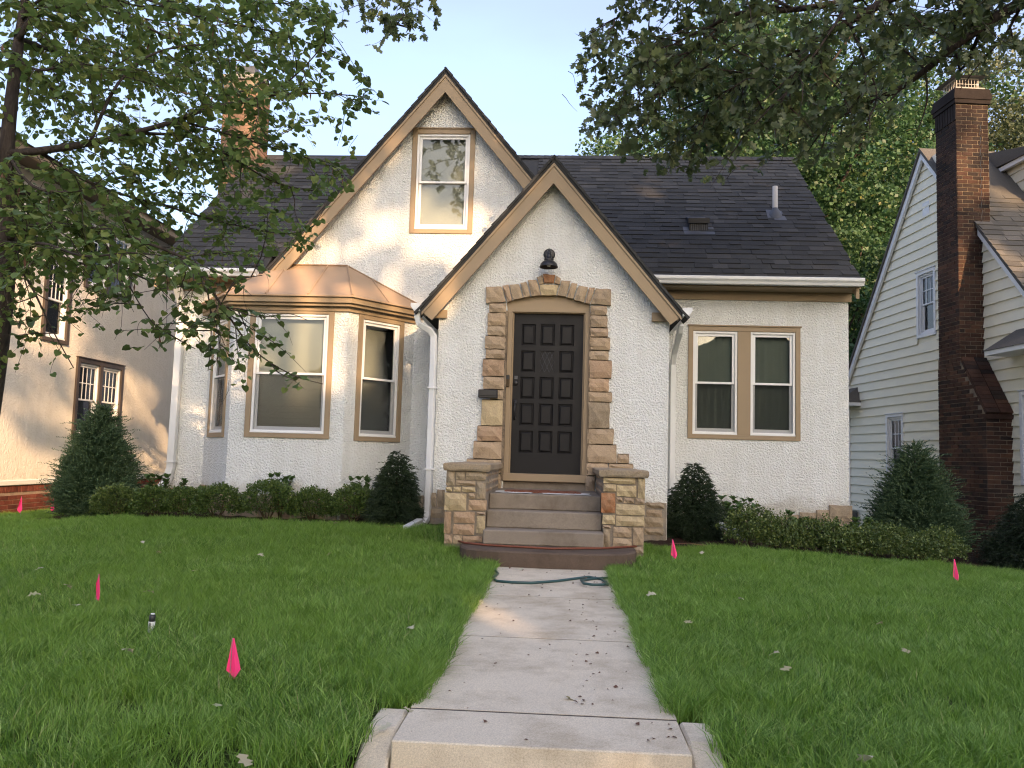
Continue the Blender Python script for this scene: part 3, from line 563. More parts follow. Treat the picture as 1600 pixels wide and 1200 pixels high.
def ring(mb, x0, x1, z0, z1, wl, wt, wb, y0, y1):
    """four boards round an opening"""
    mb.box(x0, x0+wl, y0, y1, z0, z1); mb.box(x1-wl, x1, y0, y1, z0, z1)
    mb.box(x0+wl, x1-wl, y0, y1, z1-wt, z1); mb.box(x0+wl, x1-wl, y0, y1, z0, z0+wb); return mb
def frameM(P, U):
    U = Vector(U).normalized(); I = Vector((0, 0, 1)).cross(U)
    M = Matrix((U, I, Vector((0, 0, 1)))).transposed().to_4x4(); M.translation = P; return M
def window(parent, P, U, w_, h, units=1, casing='tan_trim', cw=.07, sill=.06, blind='blind_fabric', muntin=None, sash='white_vinyl', slats=True,
           dark_low=True, mull=.12, proud=.02, cap=True, solid_back=True):
    """casing (the part) with frame, sash, pane, blind ... as sub-parts; P bottom centre of the casing on the wall face"""
    mb = MB(); x0, x1 = -w_/2, w_/2
    ring(mb, x0, x1, 0, h, cw, cw, sill, -proud, .05)
    if cap: mb.box(x0-.015, x1+.015, -proud-.018, 0, h, h+.018)
    iw = w_-2*cw; uw = (iw-(units-1)*mull)/units
    for k in range(1, units):
        xa = x0+cw+k*uw+(k-1)*mull; mb.box(xa, xa+mull, -proud+.003, .05, sill, h-cw)
    W = build(mb, 'window', casing, parent, bevel=.003)
    W.matrix_basis = frameM(P, U)
    for k in range(units):
        a = x0+cw+k*(uw+mull); b = a+uw; z0, z1 = sill, h-cw; zm = (z0+z1)/2
        f = ring(MB(), a+.001, b-.001, z0+.001, z1-.001, .032, .032, .04, -.004, .075)
        f.box(a, b, -.012, .0, z0+.0015, z0+.022)
        build(f, 'window_frame', sash, W, bevel=.003)
        ia, ib, ja, jb = a+.034, b-.034, z0+.042, z1-.034
        build(ring(MB(), ia, ib, zm-.018, jb, .036, .036, .03, .018, .042), 'sash', sash, W, bevel=.003)
        build(ring(MB(), ia, ib, ja, zm+.012, .036, .03, .045, .044, .066), 'sash', sash, W, bevel=.003)
        build(MB().box(ia+.034, ib-.034, .029, .033, zm+.01, jb-.034), 'pane', 'window_glass', W)
        build(MB().box(ia+.034, ib-.034, .053, .057, ja+.043, zm-.016), 'pane', 'window_glass', W)
        if dark_low: build(MB().box(ia+.004, ib-.004, .010, .012, ja-.004, zm-.019), 'insect_screen', 'insect_screen', W)
        if muntin:
            mv, mh = muntin; mm = MB(); za, zb = zm+.012, jb-.034; xa, xb = ia+.034, ib-.034
            for q in range(1, mv): x = xa+(xb-xa)*q/mv; mm.box(x-.008, x+.008, .022, .028, za, zb)
            for q in range(1, mh): z = za+(zb-za)*q/mh; mm.box(xa, xb, .0215, .0275, z-.008, z+.008)
            build(mm, 'muntin', sash, W)
        if slats:
            n = max(4, int((jb-ja)/.075)); bm_ = MB(); th = (jb-ja)/n
            for q in range(n):
                z = ja+q*th; bm_.add([(ia, .118, z), (ib, .118, z), (ib, .104, z+th*.98), (ia, .104, z+th*.98)], [(0, 1, 2, 3)])
            build(bm_, 'blind', blind, W)
        else:
            n = 16; vs = []
            for q in range(n+1):
                x = ia+(ib-ia)*q/n; y = .115+.012*math.sin(q*2.1)
                vs += [(x, y, ja), (x, y, jb)]
            build(MB().add(vs, [(2*q, 2*q+2, 2*q+3, 2*q+1) for q in range(n)]), 'curtain', blind, W, smooth=True)
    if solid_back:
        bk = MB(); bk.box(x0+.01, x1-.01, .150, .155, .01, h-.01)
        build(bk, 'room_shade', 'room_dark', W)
    return W

# ================================================================== STUCCO HOUSE
house = wthing('stucco_house', 'white stucco cottage with steep tan-trimmed gables, charcoal shingle roof and black front door', 'house', (-.8, 2.6, -.55))
YM = 2.6
GC, GA, GS = -1.74, 5.831, 1.21       # front gable: centre, outer apex height, slope
PC, PA, PS = -.16, 4.126, 1.2        # porch gable
def gable_line(x): return GA-GS*abs(x-GC)
def porch_line(x): return PA-PS*abs(x-PC)
RW = dict(w=1.511, h=1.545, x=2.478, z=.705)
GWN = dict(w=.90, h=1.52, x=-1.762, z=3.50)
hole = lambda d, e=.012: [(d['x']-d['w']/2+e, d['z']+e), (d['x']+d['w']/2-e, d['z']+e), (d['x']+d['w']/2-e, d['z']+d['h']-e), (d['x']-d['w']/2+e, d['z']+d['h']-e)]
wall('main_wall', [(-5.52, -.75), (3.88, -.75), (3.88, 2.735), (.73, 2.735), (GC, 5.70), (-4.19, 2.735), (-5.52, 2.735)], [hole(RW), hole(GWN)],
     (0, YM, 0), (1, 0, 0), 'stucco_white', house, N=(0, -1, 0))
wall('side_wall', [(2.602, -.75), (8.7, -.75), (8.7, 2.7), (5.66, 5.6), (2.602, 2.95)], [], (3.88, 0, 0), (0, 1, 0), 'stucco_white', house, N=(1, 0, 0))
wall('side_wall', [(2.602, -.75), (8.7, -.75), (8.7, 2.7), (5.66, 5.6), (2.602, 2.95)], [], (-5.52, 0, 0), (0, 1, 0), 'stucco_white', house, N=(-1, 0, 0))
# porch
wall('porch_wall', [(-1.56, -.7), (-.692, -.7)]+[(-.692, 2.17)]+[(p[0], p[1]) for p in ARCHLINE]+[(.332, 2.17), (.332, -.7), (1.31, -.7), (1.31, 2.19), (PC+.03, 3.98), (-1.56, 2.19)], [],
     (0, 1.40, 0), (1, 0, 0), 'stucco_white', house, N=(0, -1, 0))
wall('porch_side_wall', [(1.402, -.7), (2.599, -.7), (2.599, 2.3), (1.402, 2.3)], [], (1.309, 0, 0), (0, 1, 0), 'stucco_white', house, N=(1, 0, 0), thick=.12)
wall('porch_side_wall', [(1.402, -.7), (2.599, -.7), (2.599, 2.3), (1.402, 2.3)], [], (-1.559, 0, 0), (0, 1, 0), 'stucco_white', house, N=(-1, 0, 0), thick=.12)

# main roof
SL = (5.751-2.832)/(5.66-2.25)
roof = MB(); XL, XR = -5.72, 3.926
for xa, xb, ya in ((XL, -4.17, 2.25), (-4.169, .749, 2.77), (.75, XR, 2.25)):
    za = 2.832+(ya-2.25)*(5.751-2.832)/3.41
    roof.prism([(ya, za), (5.66, 5.751), (9.07, 2.832), (9.07, 2.79), (5.66, 5.70), (ya, za-.047)], 'x', xa, xb)
roof_o = build(roof, 'main_roof', 'shingle_mass_charcoal', house)
vdir = Vector((0, 1, SL)).normalized(); vl = math.hypot(3.41, 2.919)
def keep_main(u, v):
    x = XL+u; y = 2.25+v*vdir.y; z = 2.832+v*vdir.z
    if x < -.2 and x > -3.3 and False: return False
    if z < gable_line(x)+.03: return False
    if abs(x-PC) < 1.62 and z < porch_line(x)+.03: return False
    return True
# right slope first (the pieces that show largest), then the left wing
shingles(roof_o, (-.5, 2.25, 2.838), (1, 0, 0), vdir, XR+.02+.5, vl, .145, lambda u, v: keep_main(u-.5-XL, v), 300, 'shingle_charcoal', 'shingle_mass_charcoal')
shingles(roof_o, (XL-.02, 2.25, 2.838), (1, 0, 0), vdir, 3.0, vl, .145, keep_main, 0, 'shingle_charcoal', 'shingle_mass_charcoal')
mb = MB()
for i in range(40):
    x = -.9+i*.122
    if x > XR: break
    for s in (-1, 1):
        mb.add([(x, 5.66, 5.785), (x+.13, 5.66, 5.779), (x+.13, 5.66+s*.13, 5.779-.105), (x, 5.66+s*.13, 5.785-.105)], [(0, 1, 2, 3)])
tag(build(mb, 'ridge_cap', 'shingle_mass_charcoal', house), kind='stuff')
# rake boards of the main roof
for x0, x1 in ((XR-.06, XR-.02), (XL+.02, XL+.06)):
    build(MB().prism([(2.25, 2.775), (5.66, 5.69), (5.66, 5.50), (2.25, 2.60)], 'x', x0, x1), 'rake_board', 'tan_trim', house)
# eave: soffit, frieze, gutter
def eave(xa, xb, zt=2.832):
    build(MB().box(xa, xb, 2.27, 2.598, zt-.095, zt-.075), 'soffit', 'tan_trim', house)
    build(MB().box(xa+.02, xb-.02, 2.572, 2.597, zt-.215, zt-.097), 'frieze_board', 'tan_trim', house)
    pr = [(2.245, zt-.075), (2.245, zt+.02), (2.235, zt+.02), (2.235, zt-.065), (2.165, zt-.065), (2.145, zt-.03), (2.13, zt-.01), (2.13, zt+.015), (2.12, zt+.022), (2.113, zt+.012), (2.113, zt-.018), (2.138, zt-.045), (2.150, zt-.078)]
    build(MB().prism(pr, 'x', xa, xb), 'gutter', 'white_metal', house)
    for x in (xa+.001, xb-.004):
        build(MB().prism([(2.243, zt-.074), (2.243, zt+.015), (2.118, zt+.015), (2.118, zt-.018), (2.14, zt-.045), (2.153, zt-.074)], 'x', x, x+.003), 'gutter_end_cap', 'white_metal', house)
eave(1.0, 3.935); eave(-5.73, -4.22)

def gable_roof(c, apex, s, half, y0, y1, name, th=.085, brd=.165, wall_y=0, y1r=None):
    """two thick slopes with a dark shingle edge, tan rake boards and a soffit behind them"""
    for sg in (-1, 1):
        n = Vector((sg*s, 1)).normalized()
        e = (c+sg*half, apex-s*half); k = th*math.hypot(1, s)*.62
        mb = MB().prism([(c, apex), e, (e[0], e[1]-k), (c, apex-k)] if sg > 0 else [(c, apex), (c, apex-k), (e[0], e[1]-k), e], 'y', y0, y1)
        r_ = build(mb, name, 'shingle_mass_charcoal', house)
        # shingle butts along the rake
        L = half*math.hypot(1, s); d = Vector((sg*1, -s)).normalized(); nn = Vector((sg*s, 1)).normalized()
        mb = MB(); k_ = int(L/.145)
        for i in range(k_+1):
            a = Vector((c, apex))+d*(i*.145-.01); b = a+d*.162
            o_ = random.uniform(.006, .022); t1 = random.uniform(.010, .018); t0 = .004
            q = [a+nn*t0, b+nn*t1, b-nn*.02, a-nn*.02]
            q = q if sg > 0 else q[::-1]
            yb = y0-o_
            mb.prism([tuple(p) for p in q], 'y', yb, y0+.35)
        tag(build(mb, 'rake_shingle_edge', 'shingle_mass_charcoal', r_), kind='stuff')
        kb_ = brd*math.hypot(1, s); z0 = apex-k-.001
        bd = [(c, z0), (e[0]-sg*.02, z0-s*(half-.02)), (e[0]-sg*.02, z0-s*(half-.02)-kb_*.62), (c, z0-kb_)]
        bd = [(c, z0), (e[0]-sg*.015, z0-s*(half-.015)), (e[0]-sg*.015-sg*brd*.75, z0-s*(half-.015)-brd*.62), (c, z0-kb_)]
        build(MB().prism(bd if sg > 0 else bd[::-1], 'y', y0+.02, y0+.055), 'rake_board', 'tan_trim', house)
        # thin upper moulding
        md = [(c, z0+.004), (e[0]-sg*.01, z0+.004-s*(half-.01)), (e[0]-sg*.01, z0+.004-s*(half-.01)-.045), (c, z0+.004-.045)]
        build(MB().prism(md if sg > 0 else md[::-1], 'y', y0+.004, y0+.0195), 'rake_moulding', 'tan_trim', house)
        sf = [(c, z0-.03), (e[0]-sg*.03, z0-.03-s*(half-.03)), (e[0]-sg*.03, z0-.05-s*(half-.03)), (c, z0-.05)]
        build(MB().prism(sf if sg > 0 else sf[::-1], 'y', y0+.056, wall_y+.2), 'rake_soffit', 'tan_trim', house)
gable_roof(GC, GA, GS, 2.52, 2.38, 8.8, 'gable_roof', wall_y=YM-.2)
gable_roof(PC, PA, PS, 1.60, 1.19, 3.9, 'porch_roof', wall_y=1.2)
# returns of the porch rake
build(MB().box(-1.69, -1.455, 1.345, 1.397, 2.09, 2.195), 'eave_return', 'tan_trim', house, bevel=.004)
build(MB().box(1.09, 1.325, 1.345, 1.397, 2.10, 2.21), 'eave_return', 'tan_trim', house, bevel=.004)
# side gutters of the porch
for sx, xo in ((-1, -1.765), (1, 1.44)):
    z = 2.215
    pr = [(xo, z-.07), (xo+sx*.075, z-.07), (xo+sx*.12, z-.01), (xo+sx*.12, z+.03), (xo+sx*.10, z+.03), (xo+sx*.10, z-.005), (xo+sx*.068, z-.055), (xo, z-.055)]
    build(MB().prism(pr if sx > 0 else pr[::-1], 'y', 1.18, 2.57), 'gutter', 'white_metal', house)
    e = [(xo, z-.068), (xo+sx*.075, z-.068), (xo+sx*.118, z-.01), (xo+sx*.118, z+.028), (xo, z+.028)]
    build(MB().prism(e if sx > 0 else e[::-1], 'y', 1.176, 1.181), 'gutter_end_cap', 'white_metal', house)
def downspout(pts, w_=.038, d_=.042, name='downspout', flat=(1, 0, 0)):
    return build(MB().tube(pts, [w_*1.3]*len(pts), 4, flat=flat), name, 'white_metal', house, bevel=.006)
downspout([(-1.81, 1.26, 2.16), (-1.81, 1.26, 2.08), (-1.79, 1.27, 2.00), (-1.66, 1.33, 1.93), (-1.612, 1.352, 1.86), (-1.605, 1.352, 1.75), (-1.605, 1.352, -.30), (-1.61, 1.32, -.40), (-1.64, 1.2, -.46)])
downspout([(1.52, 1.9, 2.15), (1.52, 1.95, 2.07), (1.52, 2.2, 1.98), (1.515, 2.42, 1.86), (1.51, 2.53, 1.7), (1.51, 2.53, -.28), (1.53, 2.45, -.36), (1.7, 2.2, -.38)])
downspout([(-5.40, 2.2, 2.76), (-5.40, 2.25, 2.68), (-5.41, 2.45, 2.5), (-5.41, 2.53, 2.38), (-5.43, 2.53, .1), (-5.46, 2.5, -.08), (-5.49, 2.42, -.16), (-5.49, 2.40, -.45)], .052)
build(MB().box(-5.50, -5.36, 2.47, 2.59, .17, .18), 'downspout_strap', 'white_metal', house)
for z in (1.2, .2): build(MB().box(-1.665, -1.545, 1.30, 1.397, z, z+.02), 'downspout_strap', 'white_metal', house)

# windows on the main wall
Wg = window(house, Vector((GWN['x'], YM, GWN['z'])), (1, 0, 0), GWN['w'], GWN['h'], blind='blind_fabric', slats=True, dark_low=False)
Wr = window(house, Vector((RW['x'], YM, RW['z'])), (1, 0, 0), RW['w'], RW['h'], units=2, cw=.065, mull=.175, blind='blind_dark', slats=False)

# bay
bay = build(MB().prism([(-4.30, 1.86), (-2.80, 1.86), (-2.2, 2.598), (-4.9, 2.598)], 'z', -.7, -.62), 'bay_base', 'mortar', house)
C1, C2, C3, C4 = Vector((-5.008, 2.6, 0)), Vector((-4.304, 1.7, 0)), Vector((-2.793, 1.7, 0)), Vector((-2.085, 2.6, 0))
def bay_face(A, B, u0, u1, z0, z1):
    U = (B-A); L = U.length; U.normalize(); N = Vector((U.y, -U.x, 0))
    e = .012
    hl = [(u0+e, z0+e), (u1-e, z0+e), (u1-e, z1-e), (u0+e, z1-e)]
    wall('bay_wall', [(0, -.6), (L, -.6), (L, 2.25), (0, 2.25)], [hl], A, U, 'stucco_white', house, N=N, thick=.13)
    return U, A+U*((u0+u1)/2)+Vector((0, 0, z0))
U, P = bay_face(C2, C3, .215, 1.33, .545, 2.235); window(house, P, U, 1.115, 1.69, blind='blind_fabric', cap=False)
U, P = bay_face(C3, C4, .17, .95, .535, 2.215); window(house, P, U, .78, 1.68, blind='blind_fabric', cap=False)
U, P = bay_face(C1, C2, .19, .97, .535, 2.215); window(house, P, U, .78, 1.68, blind='blind_fabric', slats=False, cap=False)
# bay cornice and standing-seam roof
def offs(o, z): 
    return [Vector((-5.008-o*1.25, 2.598, z)), Vector((-4.304-o*.5, 1.7-o, z)), Vector((-2.793+o*.5, 1.7-o, z)), Vector((-2.085+o*1.25, 2.598, z))]
def band(o0, o1, z0, z1, name, mat):
    q = [offs(o0, z0), offs(o1, z0), offs(o1, z1), offs(o0, z1)]; mb = MB()
    vs = [p for r_ in q for p in r_]; fs = []
    for k in range(4):
        for i in range(3): a = k*4+i; b = ((k+1) % 4)*4+i; fs.append((a, a+1, b+1, b))
    fs += [(0, 4, 8, 12), (3, 7, 11, 15)]
    return build(mb.add(vs, fs), name, mat, house)
band(-.02, .035, 2.205, 2.262, 'bay_frieze', 'tan_trim')
band(-.02, .10, 2.262, 2.30, 'bay_cornice', 'tan_trim')
band(.03, .14, 2.30, 2.385, 'bay_fascia', 'tan_trim')
ev = offs(.165, 2.392); T0, T1 = Vector((-4.168, 2.597, 3.01)), Vector((-3.076, 2.597, 3.01))
vs = [ev[0], ev[1], ev[2], ev[3], T0, T1]; dn = Vector((0, 0, -.012))
vs += [v+dn for v in vs]
br = build(MB().add(vs, [(0, 1, 4), (1, 2, 5, 4), (2, 3, 5), (6, 10, 7), (7, 10, 11, 8), (8, 11, 9), (0, 6, 7, 1), (1, 7, 8, 2), (2, 8, 9, 3)]), 'bay_roof', 'bay_metal', house)
band(.10, .172, 2.372, 2.391, 'drip_edge', 'bay_metal')
def seam(a, b, r_=.013):
    u = Vector((0, 0, .010)); build(MB().tube([a+u, b+u], r_, 4), 'seam', 'bay_metal', br)
e1, e2 = ev[1], ev[2]
seam(T0, e1, .016); seam(T1, e2, .016)
seam(T0.lerp(T1, .20), e1.lerp(e2, .32)); seam(T0.lerp(T1, .74), e1.lerp(e2, .655))
seam(T1, ev[3], .010); seam(T0, ev[0], .010)
seam(T1.lerp(ev[3], .30), e2.lerp(ev[3], .45), .008)
build(MB().tube([T0+Vector((0, -.01, .01)), T1+Vector((0, -.01, .01))], .012, 4), 'roof_flashing', 'bay_metal', br)

# door, frame, surround
build(MB().box(-.692, -.632, 1.402, 1.53, .09, 2.20).box(.272, .332, 1.402, 1.53, .09, 2.20), 'door_frame', 'tan_trim', house, bevel=.004)
hd = [(-.6915, 2.2015)]+[(p[0], min(p[1], 9)-.002) for p in ARCHLINE]+[(.3315, 2.2015)]
build(MB().prism(hd[::-1], 'y', 1.425, 1.53), 'door_head', 'tan_trim', house)
build(MB().box(-.70, .34, 1.36, 1.53, .092, .186), 'door_sill', 'tan_trim', house, bevel=.006)
build(MB().box(-.631, -.615, 1.455, 1.5, .187, 2.2).box(.255, .271, 1.455, 1.5, .187, 2.2).box(-.615, .255, 1.456, 1.5, 2.19, 2.2), 'door_stop', 'tan_trim', house)
DX, DZ, DW, DH, DY = -.627, .188, .895, 2.01, 1.50
kx, kz = DW/.914, DH/2.032
cols = [(.110, .291), (.354, .536), (.600, .783)]; rows = [(.140, .413), (.481, .754), (.817, 1.096), (1.153, 1.430), (1.498, 1.775)]
def door_hole(c, r_): return [(c[0]*kx, DH-r_[1]*kz), (c[1]*kx, DH-r_[1]*kz), (c[1]*kx, DH-r_[0]*kz), (c[0]*kx, DH-r_[0]*kz)]
door = wall('door', [(0, 0), (DW, 0), (DW, DH), (0, DH)], [door_hole(c, r_) for r_ in rows for c in cols], (DX, DY, DZ), (1, 0, 0), 'door_black', house, N=(0, -1, 0), thick=.045)
for ri, r_ in enumerate(rows):
    for ci, c in enumerate(cols):
        (xa, za), (xb, _), (_, zb), _ = door_hole(c, r_)
        xa += DX; xb += DX; za += DZ; zb += DZ
        if (ri, ci) == (1, 1):
            build(MB().box(xa, xb, DY+.02, DY+.024, za, zb), 'door_glass', 'lead_glass', door)
            mb = MB(); n = 3
            def seg(p, q): mb.tube([(p[0], DY+.016, p[1]), (q[0], DY+.016, q[1])], .0035, 4)
            w_, h_ = xb-xa, zb-za
            for k in range(-3, 4):
                for sg in (1, -1):
                    pts = []
                    for t in np.linspace(0, 1, 41):
                        x = t; z = (k/2+t*1.5) if sg > 0 else (k/2+1-t*1.5+.5)
                        if 0 <= z <= 1: pts.append((xa+x*w_, za+z*h_))
                    if len(pts) > 2: seg(pts[0], pts[-1])
            build(mb, 'lead_lattice', 'sheet_grey', door)
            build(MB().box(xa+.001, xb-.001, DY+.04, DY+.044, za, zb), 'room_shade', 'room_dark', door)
            continue
        i1, i2, i3 = .010, .014, .034
        def rr(i, y): return [(xa+i, y, za+i), (xb-i, y, za+i), (xb-i, y, zb-i), (xa+i, y, zb-i)]
        vs = rr(0, DY+.001)+rr(i1, DY+.016)+rr(i2, DY+.016)+rr(i3, DY-.002)
        fs = [tuple(reversed((k*4+i, k*4+(i+1) % 4, (k+1)*4+(i+1) % 4, (k+1)*4+i))) for k in range(3) for i in range(4)]+[(12, 13, 14, 15)]
        build(MB().add(vs, fs), 'door_panel', 'door_black', door)
# handle set, deadbolt
build(MB().lathe([(0, .0), (.030, .0), (.032, .006), (.026, .022), (.014, .026), (0, .027)], (-.575, DY, 1.31), 18, M=Matrix.Rotation(R(90), 3, 'X')), 'deadbolt', 'black_metal', door, smooth=True)
build(MB().box(-.597, -.553, DY-.006, DY, 1.355, 1.40), 'keypad', 'sheet_grey', door, bevel=.003)
hs = MB().tube([(-.578, DY-.004, 1.06), (-.578, DY-.045, 1.045), (-.578, DY-.052, .97), (-.578, DY-.045, .885), (-.578, DY-.006, .865)], [.008, .010, .013, .010, .007], 8)
hs.box(-.600, -.556, DY-.008, DY, 1.02, 1.10); hs.box(-.594, -.562, DY-.007, DY, .845, .89)
build(hs, 'door_handle', 'black_metal', door, smooth=True)
# surround stones
for i, (x0, z0, x1, z1) in enumerate(SURROUND):
    stone_on('stone', (0, 1.40, 0), (1, 0, 0), (0, 0, 1), (0, -1, 0), rect4(x0+.003, z0+.003, x1-.003, z1-.003), house,
             {8: 'sandstone_yellow', 5: 'sandstone_orange', 16: 'sandstone_orange', 9: 'sandstone_orange', 19: 'sandstone_grey', 17: 'sandstone_orange'}.get(i, 'sandstone'), proud=.06)
AM = {6: 'sandstone_yellow', 8: 'sandstone_red'}
for i, p in enumerate(ARCH):
    c = Vector((sum(q[0] for q in p)/len(p), sum(q[1] for q in p)/len(p)))
    p = [(q[0]+(c.x-q[0])*.035, q[1]+(c.y-q[1])*.035) for q in p]
    if len(p) == 6: p = [p[0], p[3], p[4], p[5]]
    stone_on('stone', (0, 1.40, 0), (1, 0, 0), (0, 0, 1), (0, -1, 0), p, house, AM.get(i, 'sandstone'), proud=.062)
mb = MB().box(-.72, -.69, 1.352, 1.399, .1, 2.2).box(.332, .345, 1.352, 1.399, .1, 2.2)
# mortar bed seen between the surround stones
for x0, z0, x1, z1 in SURROUND: mb.box(x0+.008, x1-.008, 1.368, 1.398, z0-.008, z1+.008)
build(mb, 'mortar_bed', 'mortar', house)
for x0, z0, x1, z1 in FOUND_PORCH: stone_on('stone', (0, 1.40, 0), (1, 0, 0), (0, 0, 1), (0, -1, 0), rect4(x0, z0, x1, z1), house, random.choice(['sandstone_grey', 'sandstone', 'sandstone_grey']), proud=.045)
for x0, z0, x1, z1 in FOUND_MAIN: stone_on('stone', (0, YM, 0), (1, 0, 0), (0, 0, 1), (0, -1, 0), rect4(x0, z0, x1, z1), house, random.choice(['sandstone_grey', 'sandstone_grey', 'sandstone']), proud=.045)
build(MB().box(1.0, 1.30, 1.375, 1.398, -.65, -.12), 'mortar_bed', 'mortar_grey', house); build(MB().box(-1.6, -1.40, 1.37, 1.398, -.6, -.10), 'mortar_bed', 'mortar_grey', house)
def fnd_row(A, B, z0, z1, rows):
    U = (B-A); L = U.length; U.normalize(); N = Vector((U.y, -U.x, 0)); h = (z1-z0)/rows
    for r_ in range(rows):
        u = 0
        while u < L-.05:
            w_ = min(random.uniform(.16, .34), L-u); jz = random.uniform(-.02, .03) if r_ == rows-1 else 0
            stone_on('stone', A, U, (0, 0, 1), N, rect4(u+.006, z0+r_*h+.005, u+w_-.006, z0+(r_+1)*h-.005+jz), house, random.choice(['sandstone_grey', 'sandstone', 'sandstone_orange']), proud=.04); u += w_
fnd_row(C2, C3, -.6, -.2, 2); fnd_row(C3, C4, -.6, -.2, 2); fnd_row(C1, C2, -.6, -.13, 2)
fnd_row(Vector((1.35, YM, 0)), Vector((2.65, YM, 0)), -.68, -.36, 2); fnd_row(Vector((-2.05, YM, 0)), Vector((-1.57, YM, 0)), -.6, -.2, 2); fnd_row(Vector((-5.50, YM, 0)), Vector((-5.02, YM, 0)), -.62, -.2, 2)

# roof vent, pipe, chimney
vt = MB(); x0, x1, yb = 1.83, 2.11, 3.36
def rz(y): return 2.832+SL*(y-2.25)
vt.add([(x0, yb, rz(yb)), (x1, yb, rz(yb)), (x1, yb, rz(yb)+.20), (x0, yb, rz(yb)+.20), (x0, yb+.40, rz(yb+.40)-.01), (x1, yb+.40, rz(yb+.40)-.01), (x1, yb+.30, rz(yb)+.315), (x0, yb+.30, rz(yb)+.315)],
       [(0, 3, 7, 4), (1, 5, 6, 2), (3, 2, 6, 7), (7, 6, 5, 4), (0, 1, 2, 3)])
vent = build(vt, 'roof_vent', 'black_metal', house, bevel=.006)
for k in range(9): x = x0+.03+k*.0275; build(MB().box(x, x+.012, yb-.012, yb-.001, rz(yb)+.012, rz(yb)+.12), 'louvre', 'sheet_grey', vent)
build(MB().box(x0-.015, x1+.015, yb-.035, yb-.013, rz(yb)+.125, rz(yb)+.205), 'vent_hood', 'black_metal', vent)
build(MB().add([(x0-.08, yb-.09, rz(yb-.09)+.022), (x1+.09, yb-.09, rz(yb-.09)+.022), (x1+.09, yb+.1, rz(yb+.1)+.022), (x0-.08, yb+.1, rz(yb+.1)+.022)], [(0, 1, 2, 3)]), 'vent_flange', 'sheet_grey', vent)
px, py = 3.20, 3.82; pz = rz(py)
pipe = build(MB().lathe([(.04, pz-.1), (.04, pz+.46), (.034, pz+.46), (.034, pz+.3)], (px, py, 0), 16), 'vent_pipe', 'pvc_pipe', house, smooth=True)
build(MB().lathe([(.125, -.10), (.11, -.02), (.085, .05), (.048, .10), (.042, .12)], (px, py, pz), 16), 'pipe_boot', 'sheet_grey', pipe, smooth=True)
build(MB().add([(px-.14, py-.16, rz(py-.16)+.024), (px+.14, py-.16, rz(py-.16)+.024), (px+.12, py+.10, rz(py+.10)+.024), (px-.12, py+.10, rz(py+.12)+.024)], [(0, 1, 2, 3)]), 'pipe_flange', 'sheet_grey', pipe)
ch = build(MB().box(-6.05, -5.40, 4.95, 5.45, 3.2, 6.85), 'chimney', 'brick_mortar', house)
lst = []
bricks(ch, (-6.05, 4.95, 0), (1, 0, 0), (0, -1, 0), .65, 4.55, 6.75, None, None, lst); bricks(ch, (-5.40, 4.95, 0), (0, 1, 0), (1, 0, 0), .5, 4.75, 6.75, None, None, lst, phase=1)
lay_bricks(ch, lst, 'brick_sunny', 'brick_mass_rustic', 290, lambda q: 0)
build(MB().box(-6.09, -5.36, 4.91, 5.49, 6.85, 6.93), 'chimney_crown', 'concrete_smooth', ch)
build(MB().box(-5.92, -5.55, 5.05, 5.35, 6.93, 7.15), 'chimney_flue', 'sheet_grey', ch)

# ================================================================== STEPS AND PIERS
steps = wthing('front_steps', 'worn concrete front steps between the two stone piers', 'steps', (-.15, 0, -.64))
X0, X1 = -.742, .443
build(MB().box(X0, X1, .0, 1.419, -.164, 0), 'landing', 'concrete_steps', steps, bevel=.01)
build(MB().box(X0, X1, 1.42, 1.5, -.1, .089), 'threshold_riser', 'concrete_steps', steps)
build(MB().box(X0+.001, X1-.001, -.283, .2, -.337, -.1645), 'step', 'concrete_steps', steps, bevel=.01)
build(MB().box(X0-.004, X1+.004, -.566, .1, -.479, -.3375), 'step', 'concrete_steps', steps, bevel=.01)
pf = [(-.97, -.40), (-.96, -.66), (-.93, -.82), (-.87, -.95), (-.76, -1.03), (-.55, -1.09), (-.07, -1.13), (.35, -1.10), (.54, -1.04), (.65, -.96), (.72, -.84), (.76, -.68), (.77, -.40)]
build(MB().prism(pf, 'z', -.68, -.4795), 'platform', 'concrete_platform', steps, bevel=.014)

